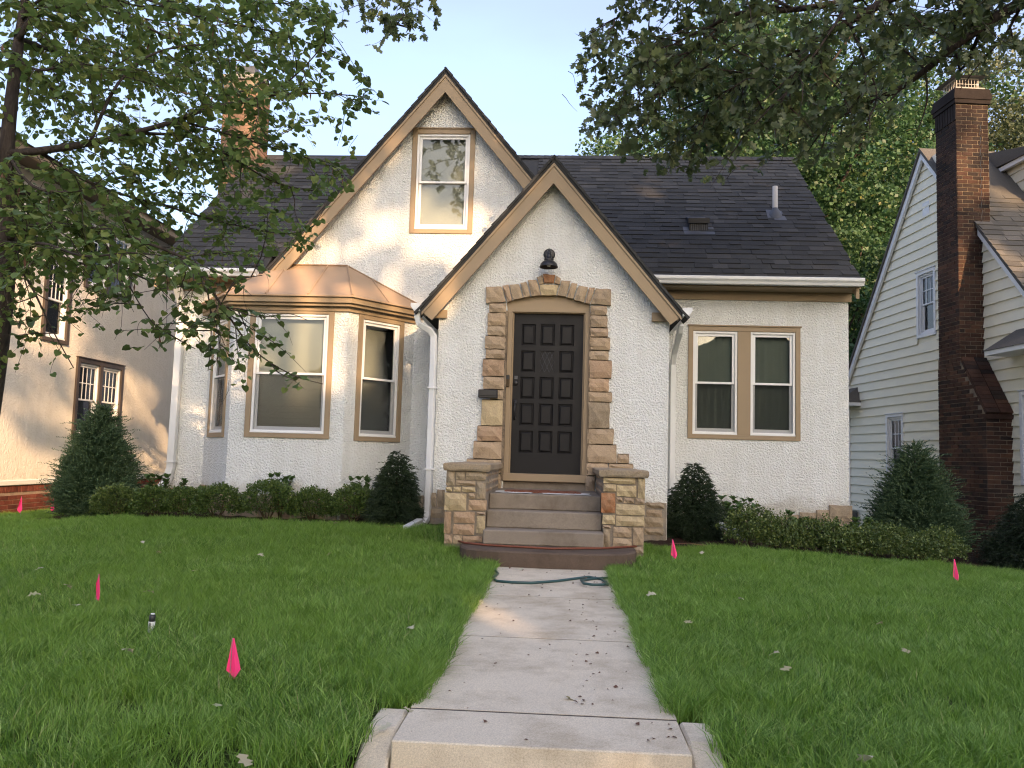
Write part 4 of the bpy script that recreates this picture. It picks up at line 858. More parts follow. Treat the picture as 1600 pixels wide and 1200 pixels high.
def pier(name_label, x0, x1, zt, stones, mats, inner, cap):
    p = wthing('stone_pier', name_label, 'pier', ((x0+x1)/2, -.3, -.64), 'stone piers beside the front steps')
    build(MB().box(x0+.004, x1-.004, -.375, 1.398, -.7, zt), 'mortar_core', 'mortar_grey', p)
    for i, (a, c, b, d) in enumerate(stones):
        stone_on('stone', (0, -.375, 0), (1, 0, 0), (0, 0, 1), (0, -1, 0), rect4(a+.002, c+.002, b-.002, d-.002), p, mats.get(i, 'sandstone'), proud=.03, rough=.009)
    # inner face towards the steps
    ox, U, N = inner
    z = 0.005; r_ = 0
    while z < zt-.03:
        h = min([.07, .09, .075][r_ % 3], zt-z-.004); u = -.37
        while u < 1.35:
            w_ = min(random.uniform(.15, .32), 1.39-u)
            q = rect4(u, z, u+w_-.008, z+h-.006)
            if N[0] < 0: q = [(-a, b) for a, b in q]; q = [q[1], q[0], q[3], q[2]]
            stone_on('stone', (ox, 0, 0), U, (0, 0, 1), N, q, p, random.choice(SANDS), proud=.004, rough=.008); u += w_
        z += h; r_ += 1
    # outer side
    ox2 = x0+.004 if N[0] > 0 else x1-.004; N2 = (-N[0], 0, 0); U2 = (0, -1, 0) if N2[0] < 0 else (0, 1, 0)
    for r_ in range(6):
        z = -.62+r_*.14; u = -.37
        while u < 1.3:
            w_ = min(random.uniform(.2, .4), 1.37-u); q = rect4(u, z, u+w_-.01, min(z+.13, zt))
            if N2[0] < 0: q = [(-a, b) for a, b in q]; q = [q[1], q[0], q[3], q[2]]
            stone_on('stone', (ox2, 0, 0), U2, (0, 0, 1), N2, q, p, random.choice(SANDS), proud=.006); u += w_
    # cap: slabs
    cx0, cx1, cz0, cz1 = cap; y = -.43
    while y < 1.36:
        l_ = min(random.uniform(.45, .7), 1.385-y)
        vs = []; nx_ = 8
        for zz, e in ((cz0, .012), (cz0+.02, 0), (cz1-.012, 0), (cz1, .016)):
            for i in range(nx_+1): vs.append((cx0+e+(cx1-cx0-2*e)*i/nx_, y+e*.5+random.uniform(-.007, .007), zz+random.uniform(-.003, .003)))
            for i in range(nx_, -1, -1): vs.append((cx0+e+(cx1-cx0-2*e)*i/nx_, y+l_-.006-e*.4, zz+random.uniform(-.003, .003)))
        n = 2*(nx_+1); fs = [(k*n+i, k*n+(i+1) % n, (k+1)*n+(i+1) % n, (k+1)*n+i) for k in range(3) for i in range(n)]
        for base in (0, 3*n): fs += [(base+i, base+i+1, base+n-2-i, base+n-1-i) for i in range(nx_)]
        build(MB().add(vs, fs), 'cap_stone', 'sandstone_grey', p); y += l_
    return p
pier('sandstone pier left of the steps, next to the mail slot side of the door', -1.155, -.742, .232, PIERL,
     {0: 'sandstone_grey', 1: 'sandstone_grey', 2: 'sandstone_grey', 4: 'sandstone_yellow', 5: 'sandstone_yellow', 6: 'sandstone_yellow', 7: 'sandstone_yellow', 9: 'sandstone_grey', 10: 'sandstone_orange', 11: 'sandstone_orange', 12: 'sandstone_orange', 14: 'sandstone_yellow', 15: 'sandstone_orange', 16: 'sandstone_orange'},
     (-.742-.002, (0, 1, 0), (1, 0, 0)), (-1.185, -.70, .2335, .312))
pier('sandstone pier right of the steps with one rust-red block', .443, .860, .215, PIERR,
     {0: 'sandstone_yellow', 1: 'sandstone_yellow', 2: 'sandstone_yellow', 3: 'sandstone_yellow', 4: 'sandstone_red', 8: 'sandstone_yellow', 9: 'sandstone_yellow', 10: 'sandstone_yellow', 12: 'sandstone_grey', 13: 'sandstone', 14: 'sandstone', 15: 'sandstone'},
     (.443+.002, (0, -1, 0), (-1, 0, 0)), (.395, .895, .2165, .288))

# ================================================================== LEFT NEIGHBOUR
nb = wthing('neighbour_house', 'cream stucco house on the left with dark window trim and a red brick base', 'house', (-10, 4, -.7))
WX = -7.9
LW = [(4.18, 5.63, .46, 1.80), (3.19, 3.88, 1.95, 3.30), (4.22, 5.68, 2.97, 4.15)]
# wall seen from our side: u runs along +Y
wall('stucco_wall', [(.6, -.16), (9.6, -.16), (9.6, 4.40), (.6, 4.40)], [[(a+.01, c+.01), (b-.01, c+.01), (b-.01, d-.01), (a+.01, d-.01)] for a, b, c, d in LW],
     (WX, 0, 0), (0, 1, 0), 'stucco_cream', nb, N=(1, 0, 0))
wall('stucco_wall', [(-6, -.16), (0, -.16), (0, 4.40), (-6, 4.40)], [], (WX-.001, .6, 0), (1, 0, 0), 'stucco_cream', nb, N=(0, -1, 0))
for i, (a, b, c, d) in enumerate(LW):
    window(nb, Vector((WX, (a+b)/2, c)), (0, 1, 0), b-a, d-c, units=1 if i == 1 else 2, casing='brown_trim', cw=.075, mull=.09, blind='curtain_white', slats=False, muntin=(4, 2), dark_low=False, sash='white_vinyl', proud=.035)
build(MB().box(-14, WX+.045, .55, 9.6, -.235, -.158), 'water_table', 'paper_white', nb, bevel=.01)
base = build(MB().box(-13.9, WX+.008, .58, 9.6, -1.3, -.237), 'brick_base', 'brick_mortar_red', nb)
lst = []; bricks(base, (WX+.008, 2.0, 0), (0, 1, 0), (1, 0, 0), 7.4, -.905, -.33, None, None, lst)
row = []
y = 2.0
while y < 9.4: row.append((Vector((WX+.010, y, -.332)), Vector((0, 1, 0)), Vector((1, 0, 0)), .062, .094)); y += .0725
nearest = lambda q: -(q[0]-CAMPOS).length
lay_bricks(base, lst+row, 'brick_red', 'brick_mass_rustic', 298, nearest)
build(MB().box(-14.5, -7.5, -.2, 10.3, 4.40, 4.44), 'soffit', 'soffit_brown', nb)
build(MB().box(-7.53, -7.47, -.25, 10.3, 4.38, 4.52), 'fascia', 'tan_trim', nb)
build(MB().prism([(-7.42, 4.5), (-10.9, 6.2), (-14.6, 4.5)], 'y', -.3, 10.4), 'roof', 'shingle_mass_weathered', nb)

# ================================================================== RIGHT NEIGHBOUR (own frame: x away from us, y along the wall)
rh = thing('siding_house', 'pale green clapboard house on the right with a steep gable and tall brick chimney', 'house', (6.865, 4.204, 0), R(6))
RHM = Matrix.Translation((6.865, 4.204, 0)) @ Matrix.Rotation(R(6), 4, 'Z')
AS, AZ, SF, SN = 2.325, 6.22, 1.25, 1.12
S0, S1 = -2.6, 5.52
RWN = [(2.35, 2.77, .64, 1.23), (3.54, .10, .66, 1.32), (-.75, .18, 1.1, 1.40)]
wall('wall', [(S0, -1.4), (S1, -1.4), (S1, 2.1), (AS, AZ-.08), (-1.5, 1.84), (S0, 1.3)], [[(c_-w_/2+.01, z_+.01), (c_+w_/2-.01, z_+.01), (c_+w_/2-.01, z_+h_-.01), (c_-w_/2+.01, z_+h_-.01)] for c_, z_, w_, h_ in RWN],
     (0, 0, 0), (0, 1, 0), 'siding_paint', rh, N=(-1, 0, 0), thick=.14)
build(MB().box(.2, 6, S0, S0+.1, -1.4, 1.55), 'wall', 'siding_paint', rh)
z = -1.25; e = .178
def span(z_):
    return max(S0, AS-(AZ-z_)/SN+.03), min(S1, AS+(AZ-z_)/SF-.03)
while z < AZ-.15:
    a0, b0 = span(z); a1, b1 = span(z+e)
    if z < 1.8: a0 = a1 = S0
    if b1-a1 < .05: break
    vs = [(-.026, a0, z), (-.026, b0, z), (-.010, b1, z+e), (-.010, a1, z+e), (.0, a0, z), (.0, b0, z)]
    # the chimney covers the middle: lay the course in two boards
    cuts = [(a0, .64), (.64, b0)]
    for c_, z_, w_, h_ in RWN:
        if z+e > z_+.02 and z < z_+h_-.02:
            nc = []
            for p_, q_ in cuts:
                l_, r_ = c_-w_/2+.01, c_+w_/2-.01
                if r_ <= p_ or l_ >= q_: nc.append((p_, q_)); continue
                if l_ > p_: nc.append((p_, l_))
                if r_ < q_: nc.append((r_, q_))
            cuts = nc
    for s0, s1 in cuts:
        if s1-s0 < .1: continue
        t0 = a1 if s0 == a0 else s0; t1 = b1 if s1 == b0 else s1
        t0 = min(t0, t1)
        build(MB().add([(-.036, s0, z), (-.036, s1, z), (-.008, t1, z+e+.004), (-.008, t0, z+e+.004), (.001, s0, z), (.001, s1, z)], [(0, 3, 2, 1), (0, 1, 5, 4)]), 'siding_board', 'siding_paint', rh)
    z += e
def prism_x(poly, x0, x1, name, mat, bevel=0): return build(MB().prism(poly, 'x', x0, x1), name, mat, rh, bevel=bevel)
far = (5.72, AZ-(5.72-AS)*SF); near = (-2.4, AZ-(AS+2.4)*SN)
def slab_line(p, q, t): return [p, q, (q[0], q[1]-t), (p[0], p[1]-t)]
prism_x(slab_line((AS, AZ), far, .17), -.10, -.05, 'rake_board', 'white_vinyl')
prism_x(slab_line((AS, AZ), near, .15)[::-1], -.10, -.05, 'rake_board', 'white_vinyl')
prism_x(slab_line((AS, AZ+.06), (far[0]+.03, far[1]+.06-.04), .07), -.13, 6, 'roof', 'shingle_mass_weathered')
nr = prism_x(slab_line((AS, AZ+.06), (near[0], near[1]+.06), .07)[::-1], -.13, 6, 'roof', 'shingle_mass_weathered')
vd = Vector((0, 1, SN)).normalized()
def keep_n(u, v):
    y = near[0]+v*vd.y; z_ = near[1]+v*vd.z
    P = RHM @ Vector((-.15+u, y, z_)); q = project(P)
    return q[0] < 1660 and y < AS and not (-.30 < u-.15 < .12 and .6 < y < 1.3)
shingles(nr, (-.15, near[0], near[1]+.066), (1, 0, 0), vd, 4.5, 5.6, .145, keep_n, 260, 'shingle_weathered', 'shingle_mass_weathered', wr=(.2, .4))
# dormer
dz = 5.80; s_b = AS-(AZ-dz)/SN
prism_x([(s_b, dz), (.6, dz), (.6, AZ-(AS-.6)*SN+.02)], 1.2, 3.6, 'dormer_wall', 'siding_paint')
for k in range(14):
    z0 = dz-.19*(k+1); sA = AS-(AZ-z0)/SN; sB = AS-(AZ-(z0+.19))/SN
    if sA < .62: break
    build(MB().add([(1.175, sA+.02, z0), (1.175, .6, z0), (1.19, .6, z0+.19), (1.19, sB+.02, z0+.19), (1.2, sA, z0), (1.2, .6, z0)], [(0, 1, 2, 3), (0, 4, 5, 1)]), 'siding_board', 'siding_paint', rh)
build(MB().add([(1.05, s_b+.05, dz+.02), (1.05, .4, dz-.05), (3.8, .4, dz-.05), (3.8, s_b+.05, dz+.02), (1.05, s_b+.35, dz+.40), (3.8, s_b+.35, dz+.40)], [(0, 1, 2, 3), (0, 3, 5, 4), (0, 4, 1)]), 'dormer_roof', 'shingle_mass_weathered', rh)
build(MB().box(1.08, 1.14, .42, s_b+.06, dz-.09, dz-.01), 'dormer_fascia', 'white_vinyl', rh)
# side hoods
def hood(s0, s1, z0, d, h):
    vs = [(-d, s0, z0), (-d, s1, z0), (0, s1, z0), (0, s0, z0), (-d, s0, z0+.07), (-d, s1, z0+.07), (-.0, s1-.15, z0+h), (-.0, s0+.15, z0+h), (0, s1, z0+.07), (0, s0, z0+.07)]
    o = build(MB().add(vs[:4]+vs[4:6]+vs[8:10], [(0, 1, 2, 3), (0, 4, 5, 1), (0, 3, 7, 4), (1, 5, 6, 2)]), 'hood_fascia', 'white_vinyl', rh)
    return build(MB().add([(-d-.02, s0-.02, z0+.071), (-d-.02, s1+.02, z0+.071), (-.0, s1-.15, z0+h), (-.0, s0+.15, z0+h), (0, s1, z0+.071), (0, s0, z0+.071)], [(0, 3, 2, 1), (1, 2, 4), (0, 5, 3)]), 'hood_roof', 'shingle_mass_weathered', rh)
hood(-2.2, -.03, 2.12, .45, .42); hood(4.95, 5.75, 1.66, .5, .42)
prism_x([(5.45, -1.3), (5.54, -1.3), (5.54, 2.2), (5.45, 2.2)], -.04, .02, 'corner_board', 'white_vinyl')
prism_x([(1.33, -1.2), (1.40, -1.2), (1.40, 1.78), (1.33, 1.78)], -.05, -.012, 'window_trim', 'white_vinyl')
rU = (0, -1, 0)
window(rh, Vector((0, 2.35, 2.77)), rU, .64, 1.23, casing='white_vinyl', cw=.06, blind='curtain_white', slats=False, muntin=(3, 2), dark_low=False, proud=.04)
window(rh, Vector((0, 3.54, .10)), rU, .66, 1.32, casing='white_vinyl', cw=.06, blind='curtain_white', slats=False, muntin=(3, 2), dark_low=False, proud=.04)
window(rh, Vector((0, -.75, .18)), rU, 1.1, 1.40, casing='white_vinyl', cw=.07, blind='curtain_white', slats=False, dark_low=False, proud=.04)
build(MB().box(-.030, -.02, 2.20, 2.42, 5.00, 5.26), 'gable_vent', 'white_vinyl', rh)
build(MB().box(-.16, -.03, 5.1, 5.25, -.95, -.55), 'utility_meter', 'sheet_grey', rh, bevel=.02)
# chimney
cm = MB().box(-.42, -.001, 0, 1.29, -1.5, 1.24)
cm.prism([(0, 1.2405), (1.29, 1.2405), (1.29, 2.2), (.66, 2.2)], 'x', -.4199, -.0012)
cm.box(-.42, .12, .655, 1.255, 2.15, 6.62)
chim = build(cm, 'chimney', 'brick_mortar', rh)
lst = []
bricks(chim, (-.42, 0, 0), (0, 1, 0), (-1, 0, 0), 1.29, -1.35, 1.24, None, None, lst)
bricks(chim, (-.42, 0, 0), (1, 0, 0), (0, -1, 0), .42, -1.35, 1.24, None, None, lst, phase=1)
def keep_sh(u, z_): return u > max(0, (z_-1.20)/1.41)+.05
bricks(chim, (-.42, 0, 0), (0, 1, 0), (-1, 0, 0), 1.29, 1.1846, 2.056, None, None, lst, keep=keep_sh)
bricks(chim, (-.42, .655, 0), (0, 1, 0), (-1, 0, 0), .60, 2.0517, 6.56, None, None, lst)
bricks(chim, (-.42, .655, 0), (1, 0, 0), (0, -1, 0), .54, 2.0517, 6.56, None, None, lst, phase=1, bl=.17)
def size_shown(q):
    P = RHM @ q[0]; p = project(P)
    return (1000 if 0 < p[0] < 1600 and 0 < p[1] < 900 else 0)-p[2]-(0 if q[2].y < -.5 else .8)
lay_bricks(chim, lst, 'brick_rustic', 'brick_mass_rustic', 270, size_shown)
# sloping shoulder laid in rowlocks, projecting ledge below it, corbelled top
sd = Vector((0, .655, .925)); sL = sd.length; sd.normalize()
for k in range(13):
    for j in range(2):
        M = Matrix(((1, 0, 0), (0, sd.y, -sd.z), (0, sd.z, sd.y))).to_4x4(); M.translation = Vector((-.45+j*.215, -.03, 1.24))+sd*(k*sL/13*.99)
        k_ = ('slope',)
        if k_ not in BRICKMESH:
            me = MB().box(.002, .205, .003, .083, -.01, .045).mesh('brick'); me.materials.append(MATS['brick_rustic']); BRICKMESH[k_] = me
        put('brick', BRICKMESH[k_], chim, M)
build(MB().box(-.452, -.005, -.035, .02, 1.165, 1.235), 'brick_ledge', 'brick_rustic', chim)
mb = MB().box(-.455, .15, .62, 1.29, 6.40, 6.47); mb.box(-.47, .165, .605, 1.305, 6.47, 6.56); mb.box(-.455, .15, .62, 1.29, 6.56, 6.65)
for k in range(8): mb.box(-.438-.002, -.425, .64+k*.078, .64+k*.078+.06, 6.12, 6.39)
build(mb, 'corbel_course', 'brick_rustic', chim)
build(MB().box(-.40, .10, .68, 1.22, 6.65, 6.70), 'chimney_crown', 'concrete_smooth', chim)
cap_ = MB()
for k in range(9):
    for q in ((-.33, .74), (.03, .74)): pass
for k in range(8):
    cap_.box(-.34+k*.05, -.335+k*.05, .75, .755, 6.70, 6.88); cap_.box(-.34+k*.05, -.335+k*.05, 1.14, 1.145, 6.70, 6.88)
    cap_.box(-.345, -.34, .75+k*.05, .755+k*.05, 6.70, 6.88); cap_.box(.03, .035, .75+k*.05, .755+k*.05, 6.70, 6.88)
for z_ in (6.70, 6.78, 6.87): ring(cap_, -.345, .036, z_, z_+.006, .01, .006, .0, .75, .752)
for z_ in (6.70, 6.87): cap_.box(-.35, .04, .745, .76, z_, z_+.02); cap_.box(-.35, -.335, .745, 1.15, z_, z_+.02)
build(cap_, 'spark_guard', 'pvc_pipe', chim)
build(MB().add([(-.44, .64, 6.89), (.12, .64, 6.89), (.12, 1.25, 6.89), (-.44, 1.25, 6.89), (-.30, .80, 6.965), (-.02, .80, 6.965), (-.02, 1.08, 6.965), (-.30, 1.08, 6.965)], [(0, 1, 5, 4), (1, 2, 6, 5), (2, 3, 7, 6), (3, 0, 4, 7), (4, 5, 6, 7), (3, 2, 1, 0)]), 'chimney_cap', 'sheet_grey', chim)

# ================================================================== SMALL THINGS ON THE HOUSE
lamp = wthing('wall_lamp', 'black gooseneck barn lamp on the white stucco above the front door', 'lamp', (-.195, 1.39, 2.93))
RX = Matrix.Rotation(R(90), 3, 'X')
build(MB().lathe([(0, .02), (.05, .022), (.070, .014), (.074, 0)], (-.195, 1.398, 2.93), 20, M=RX), 'back_plate', 'black_metal', lamp, smooth=True)
build(MB().tube([(-.195, 1.39, 2.93), (-.195, 1.34, 2.955), (-.195, 1.27, 2.955), (-.195, 1.225, 2.915), (-.195, 1.22, 2.86)], [.024, .022, .02, .024, .03], 10), 'arm', 'black_metal', lamp, smooth=True)
build(MB().lathe([(.0, .13), (.028, .125), (.036, .09), (.040, .06), (.058, .056), (.060, .040), (.052, .034), (.074, .022), (.098, -.004), (.112, -.038), (.114, -.052), (.108, -.050), (.090, -.012), (.03, .01), (0, .012)], (-.195, 1.22, 2.775), 26), 'lamp_shade', 'black_metal', lamp, smooth=True)
build(MB().lathe([(0, -.032), (.02, -.026), (.03, 0), (.02, .02), (0, .022)], (-.195, 1.22, 2.765), 14), 'bulb', 'white_vinyl', lamp, smooth=True)
mail = wthing('mail_slot', 'small black metal mail slot box on the stones left of the door', 'mailbox', (-.905, 1.34, 1.10))
build(MB().box(-1.025, -.785, 1.295, 1.345, 1.10, 1.205), 'mail_box', 'black_metal', mail, bevel=.008)
build(MB().box(-1.015, -.795, 1.286, 1.294, 1.125, 1.198), 'mail_flap', 'black_metal', mail, bevel=.004)
bell = wthing('doorbell', 'small doorbell camera with dark top on the tan door frame', 'doorbell', (-.668, 1.39, 1.25))
build(MB().box(-.692, -.648, 1.375, 1.401, 1.25, 1.40), 'doorbell_body', 'stem_brown', bell, bevel=.006)
build(MB().box(-.690, -.650, 1.371, 1.3745, 1.345, 1.395), 'lens_cover', 'black_metal', bell)
mat_o = MB(); n = 26
vs = []
for i in range(n+1):
    for j in range(5):
        vs.append((-.60+.84*i/n, .30+.52*j/4+.01*math.sin(i*.9), .012+.008*noise.noise((i*.4, j*.9, 3))+(.012 if j == 0 and i % 3 == 0 else 0)))
dm = build(MB().add(vs, [(i*5+j, (i+1)*5+j, (i+1)*5+j+1, i*5+j+1) for i in range(n) for j in range(4)]), 'doormat', 'hose_red', None)
sol = dm.modifiers.new('thick', 'SOLIDIFY'); sol.thickness = .012
tag(dm, 'worn reddish brown doormat lying on the top landing', 'doormat')
for k, (xa, xb, ya, yb_) in enumerate(((-.70, -.30, .06, .62), (-.18, .33, .04, .5))):
    vs = []
    for i in range(9):
        for j in range(5):
            vs.append((xa+(xb-xa)*i/8+.015*math.sin(j*2+k), ya+(yb_-ya)*j/4+.02*math.sin(i*1.3+k), .005+.006*abs(noise.noise((i*.5, j*.6, k*5)))))
    o = build(MB().add(vs, [(i*5+j, (i+1)*5+j, (i+1)*5+j+1, i*5+j+1) for i in range(8) for j in range(4)]), 'paper_sheet', 'paper_white')
    tag(o, ['crumpled pale sheet under the left end of the doormat', 'flat pale sheet under the right end of the doormat'][k], 'sheet')

# hoses
hz = [-.62+.009]*len(HOSE)
gh = build(MB().tube([(x, y, WZ+.011+(.016 if 13 <= i <= 16 else 0)) for i, (x, y) in enumerate(HOSE)], .011, 8), 'garden_hose', 'hose_green', smooth=True)
tag(gh, 'dark green garden hose looped across the walk below the steps', 'hose')
rhs = build(MB().tube([(x, max(y, -1.0)+.05, -.468) for x, y in RHOSE], .0105, 8), 'red_hose', 'hose_red', smooth=True)
tag(rhs, 'thin red-brown hose lying along the bottom platform step', 'hose')
def ground_tube(pts, r_, name, mat, label, lift=.03):
    q = []
    for (x, y) in pts: q.append((x, y, gz(x, y)+lift+.012*math.sin(x*9)))
    o = build(MB().tube(q, r_, 6), name, mat, smooth=True); tag(o, label, 'hose'); return o
ground_tube([(-5.3+i*.12, yfL(-5.3+i*.12)+.05) for i in range(26)], .010, 'drip_line', 'drip_brown', 'brown drip hose edging the bed below the left boxwoods')
ground_tube([(-2.25+i*.05, yfL(-1.9)-.02+.10*math.cos(i*.4)) for i in range(17)], .010, 'drip_line', 'drip_brown', 'short curved brown drip hose under the left cone-shaped spruce')
ground_tube([(1.25+i*.1, 1.1-.045*i+.01*math.sin(i)) for i in range(12)], .011, 'drip_line', 'drip_brown', 'brown drip hose running from the right cone-shaped spruce to the lawn edge')
ground_tube([(2.4+i*.12, yfR(2.4+i*.12)+.03) for i in range(14)], .010, 'drip_line', 'drip_brown', 'brown drip hose along the front of the low right hedge')
ground_tube([(-1.60, 1.25), (-1.56, 1.15), (-1.50, 1.05), (-1.47, .9), (-1.44, .85)], .010, 'green_hose_end', 'hose_green', 'short green hose end beside the white downspout by the left pier')
for nm, pts, lab in (('splash_extension', [(-1.66, 1.12, -.42), (-1.73, .62, -.47)], 'white downspout extension lying on the lawn edge beside the left spruce'),
                     ('splash_extension', [(1.92, 1.75, -.36), (2.28, 1.42, -.50)], 'white downspout extension poking out between right spruce and hedge')):
    tag(build(MB().tube(pts, .058, 4, flat=(0, 0, 1)), nm, 'white_metal', bevel=.006), lab, 'downspout extension')

# marker flags: one built with its parts, the rest copied
def make_flag():
    t = thing('marker_flag', '', 'flag')
    build(MB().tube([(0, 0, -.08), (0.004, 0, .14), (0, 0, .262)], .0016, 5), 'wire_stake', 'wire_steel', t)
    vs = [(0, 0, .26), (.008, -.004, .262), (.046, .010, .128), (.024, -.014, .092), (.006, .004, .110), (-.012, -.006, .126), (.014, .012, .20), (.022, -.014, .145)]
    fs = [(0, 5, 4), (0, 4, 7), (0, 7, 1), (1, 7, 3), (1, 3, 2), (4, 3, 7), (1, 2, 6)]
    f = build(MB().add(vs, fs), 'pennant', 'flag_pink', t)
    md = f.modifiers.new('thick', 'SOLIDIFY'); md.thickness = .0012
    return t
FLAGS = [(-1.40, -5.32, 'pink flag nearest the camera, standing in the left lawn above a pale fallen leaf', .3, 1.0),
         (-2.88, -3.75, 'pink flag in the left lawn just beyond the black and white sprinkler', 1.9, 1.0),
         (1.125, -.55, 'pink flag in the right lawn just in front of the right spruce and pier', .1, 1.1),
         (3.62, -.95, 'pink flag in the lawn below the far end of the right hedge', .2, 1.15),
         (-6.95, 1.62, 'larger pink flag by the red brick base at the left edge of the lawn', 2.7, 1.35),
         (-6.70, 1.92, 'small pink flag half hidden at the foot of the big left juniper', 2.6, 1.2)]
proto = make_flag()
for i, (x, y, lab, rz_, s_) in enumerate(FLAGS):
    if i == 0: t = proto
    else:
        t = proto.copy(); COL.objects.link(t)
        for c_ in proto.children: d = c_.copy(); COL.objects.link(d); d.parent = t
    t.location = (x, y, gz(x, y)-.03); t.rotation_euler = (R(random.uniform(-3, 3)), R(random.uniform(-3, 3)), rz_); t.scale = (s_,)*3
    t['label'] = lab; t['group'] = 'pink marker flags in the lawn'
spk = thing('sprinkler_riser', 'black sprinkler riser with a white printed sticker standing in the left lawn', 'sprinkler', (-2.20, -4.40, gz(-2.2, -4.4)))
spk.rotation_euler = (R(4), R(5), 0)
build(MB().lathe([(0, -.05), (.017, -.05), (.017, .085), (.015, .088), (.0165, .092), (.0165, .128), (.010, .134), (0, .134)], (0, 0, 0), 16), 'riser_body', 'black_metal', spk, smooth=True)
build(MB().lathe([(.0174, .035), (.0176, .036), (.0176, .096), (.0174, .097)], (0, 0, 0), 16), 'sticker', 'white_vinyl', spk, smooth=True)
st_ = MB()
for k in range(7): st_.box(-.006, .006, -.0185, -.0176, .062+k*.0042, .0642+k*.0042)
build(st_, 'sticker_print', 'black_metal', spk)
build(MB().lathe([(.0105, .134), (.011, .138), (0, .139)], (0, 0, 0), 12), 'nozzle', 'white_vinyl', spk)

# ================================================================== PLANTS
def blob_points(n, rx, ry, h, lump=.16, seed=0, shell=.72, power=2.3, freq=3.2):
    """points through the outer shell of an uneven mound; returns points and outward directions"""
    d = unit(n); d[:, 2] = np.abs(d[:, 2])*1.25-.32; d /= np.linalg.norm(d, axis=1, keepdims=True)
    r_ = shell+(1-shell)*rng.random(n)**.6
    nz = np.array([noise.noise((a*freq+seed, b*freq, c*freq)) for a, b, c in d])
    nz2 = np.array([noise.noise((a*9+seed, b*9, c*9)) for a, b, c in d])
    k = r_*(1+lump*2*nz+lump*.8*nz2)
    P = np.stack([d[:, 0]*rx*k, d[:, 1]*ry*k, h*.42+d[:, 2]*h*.58*k], 1)
    return P, d
def shrub(name, label, cat, x, y, w_, h, n, leaf, mat, kind='boxwood', group=None, dpt=None, seed=0):
    t = thing(name, label, cat, (x, y, gz(x, y)), 0, group)
    rx, ry = w_/2, (dpt or w_)/2
    sm = MB()
    for k in range(9):
        a = random.uniform(0, 6.28); b = random.uniform(.3, .8)
        sm.tube([(0, 0, -.03), (rx*.3*math.cos(a), ry*.3*math.sin(a), h*.3), (rx*b*math.cos(a), ry*b*math.sin(a), h*random.uniform(.5, .85))], [.010, .007, .003], 4)
    build(sm, 'stems', 'stem_brown', t)
    P, d = blob_points(n, rx, ry, h, seed=seed+x)
    P = P[P[:, 2] > .02]; d = d[:len(P)] if len(d) != len(P) else d
    d = P-np.array([0, 0, h*.35]); d /= np.maximum(np.linalg.norm(d, axis=1, keepdims=True), 1e-3)
    T = d+unit(len(P))*.8+np.array([0, 0, .35]); N = unit(len(P))+np.array([0, 0, .7])
    S = leaf*rng.uniform(.7, 1.3, len(P))
    V_, F_ = leaf_arrays(P, T, N, S, DIAM, DIAM_F)
    np_mesh('foliage', V_, F_, mat, t); return t
LB = [(-5.42, 1.12, .56, .40, 'pale green boxwood at the far left of the bed, in front of the big juniper'),
      (-4.98, 1.18, .56, .37, 'round boxwood second from the left, below the left downspout'),
      (-4.60, 1.22, .54, .37, 'third boxwood from the left, under the narrow left bay window'),
      (-4.17, 1.16, .62, .42, 'dark full boxwood below the left corner of the bay'),
      (-3.56, 1.22, .66, .48, 'tallest boxwood of the left bed, below the middle of the big bay window'),
      (-3.02, 1.30, .56, .40, 'boxwood below the right corner of the big bay window'),
      (-2.52, 1.32, .60, .44, 'right-most boxwood of the left bed, next to the cone-shaped spruce')]
for i, (x, y, w_, h, lab) in enumerate(LB):
    shrub('boxwood_shrub', lab, 'shrub', x, y, w_*1.0, h*1.05, 5200, .024, 'leaf_boxwood' if i else 'leaf_privet', group='boxwoods in the left bed', seed=i*3.1)
# clipped hedge on the right
hd_ = thing('clipped_hedge', 'long low yellow-green hedge along the right bed in front of the house corner', 'hedge', (3.5, 1.15, gz(3.5, 1.1)))
Ps = []
for k in range(13):
    x = 2.16+k*.198; y = 1.14+.05*math.sin(k*2.2)+(.06*max(0, k-9)); P, d = blob_points(2900, .22, .30, .38+.05*math.sin(k*1.7)+(.05 if k < 3 else 0), lump=.3, seed=k*7)
    Ps.append(P+np.array([x-3.5, y-1.15, gz(x, y)-gz(3.5, 1.1)]))
P = np.concatenate(Ps); T = unit(len(P))+np.array([0, -.3, .7]); N = unit(len(P))+np.array([0, 0, .7])
V_, F_ = leaf_arrays(P, T, N, .024*rng.uniform(.7, 1.3, len(P)), DIAM, DIAM_F); np_mesh('foliage', V_, F_, 'leaf_privet', hd_)
sm = MB()
for k in range(48):
    x = -1.4+k*.05; sm.tube([(x, .0, gz(x+3.5, 1.1)-gz(3.5, 1.1)), (x+random.uniform(-.1, .1), random.uniform(-.15, .15), .3+gz(x+3.5, 1.1)-gz(3.5, 1.1))], [.007, .003], 4)
build(sm, 'stems', 'stem_brown', hd_)

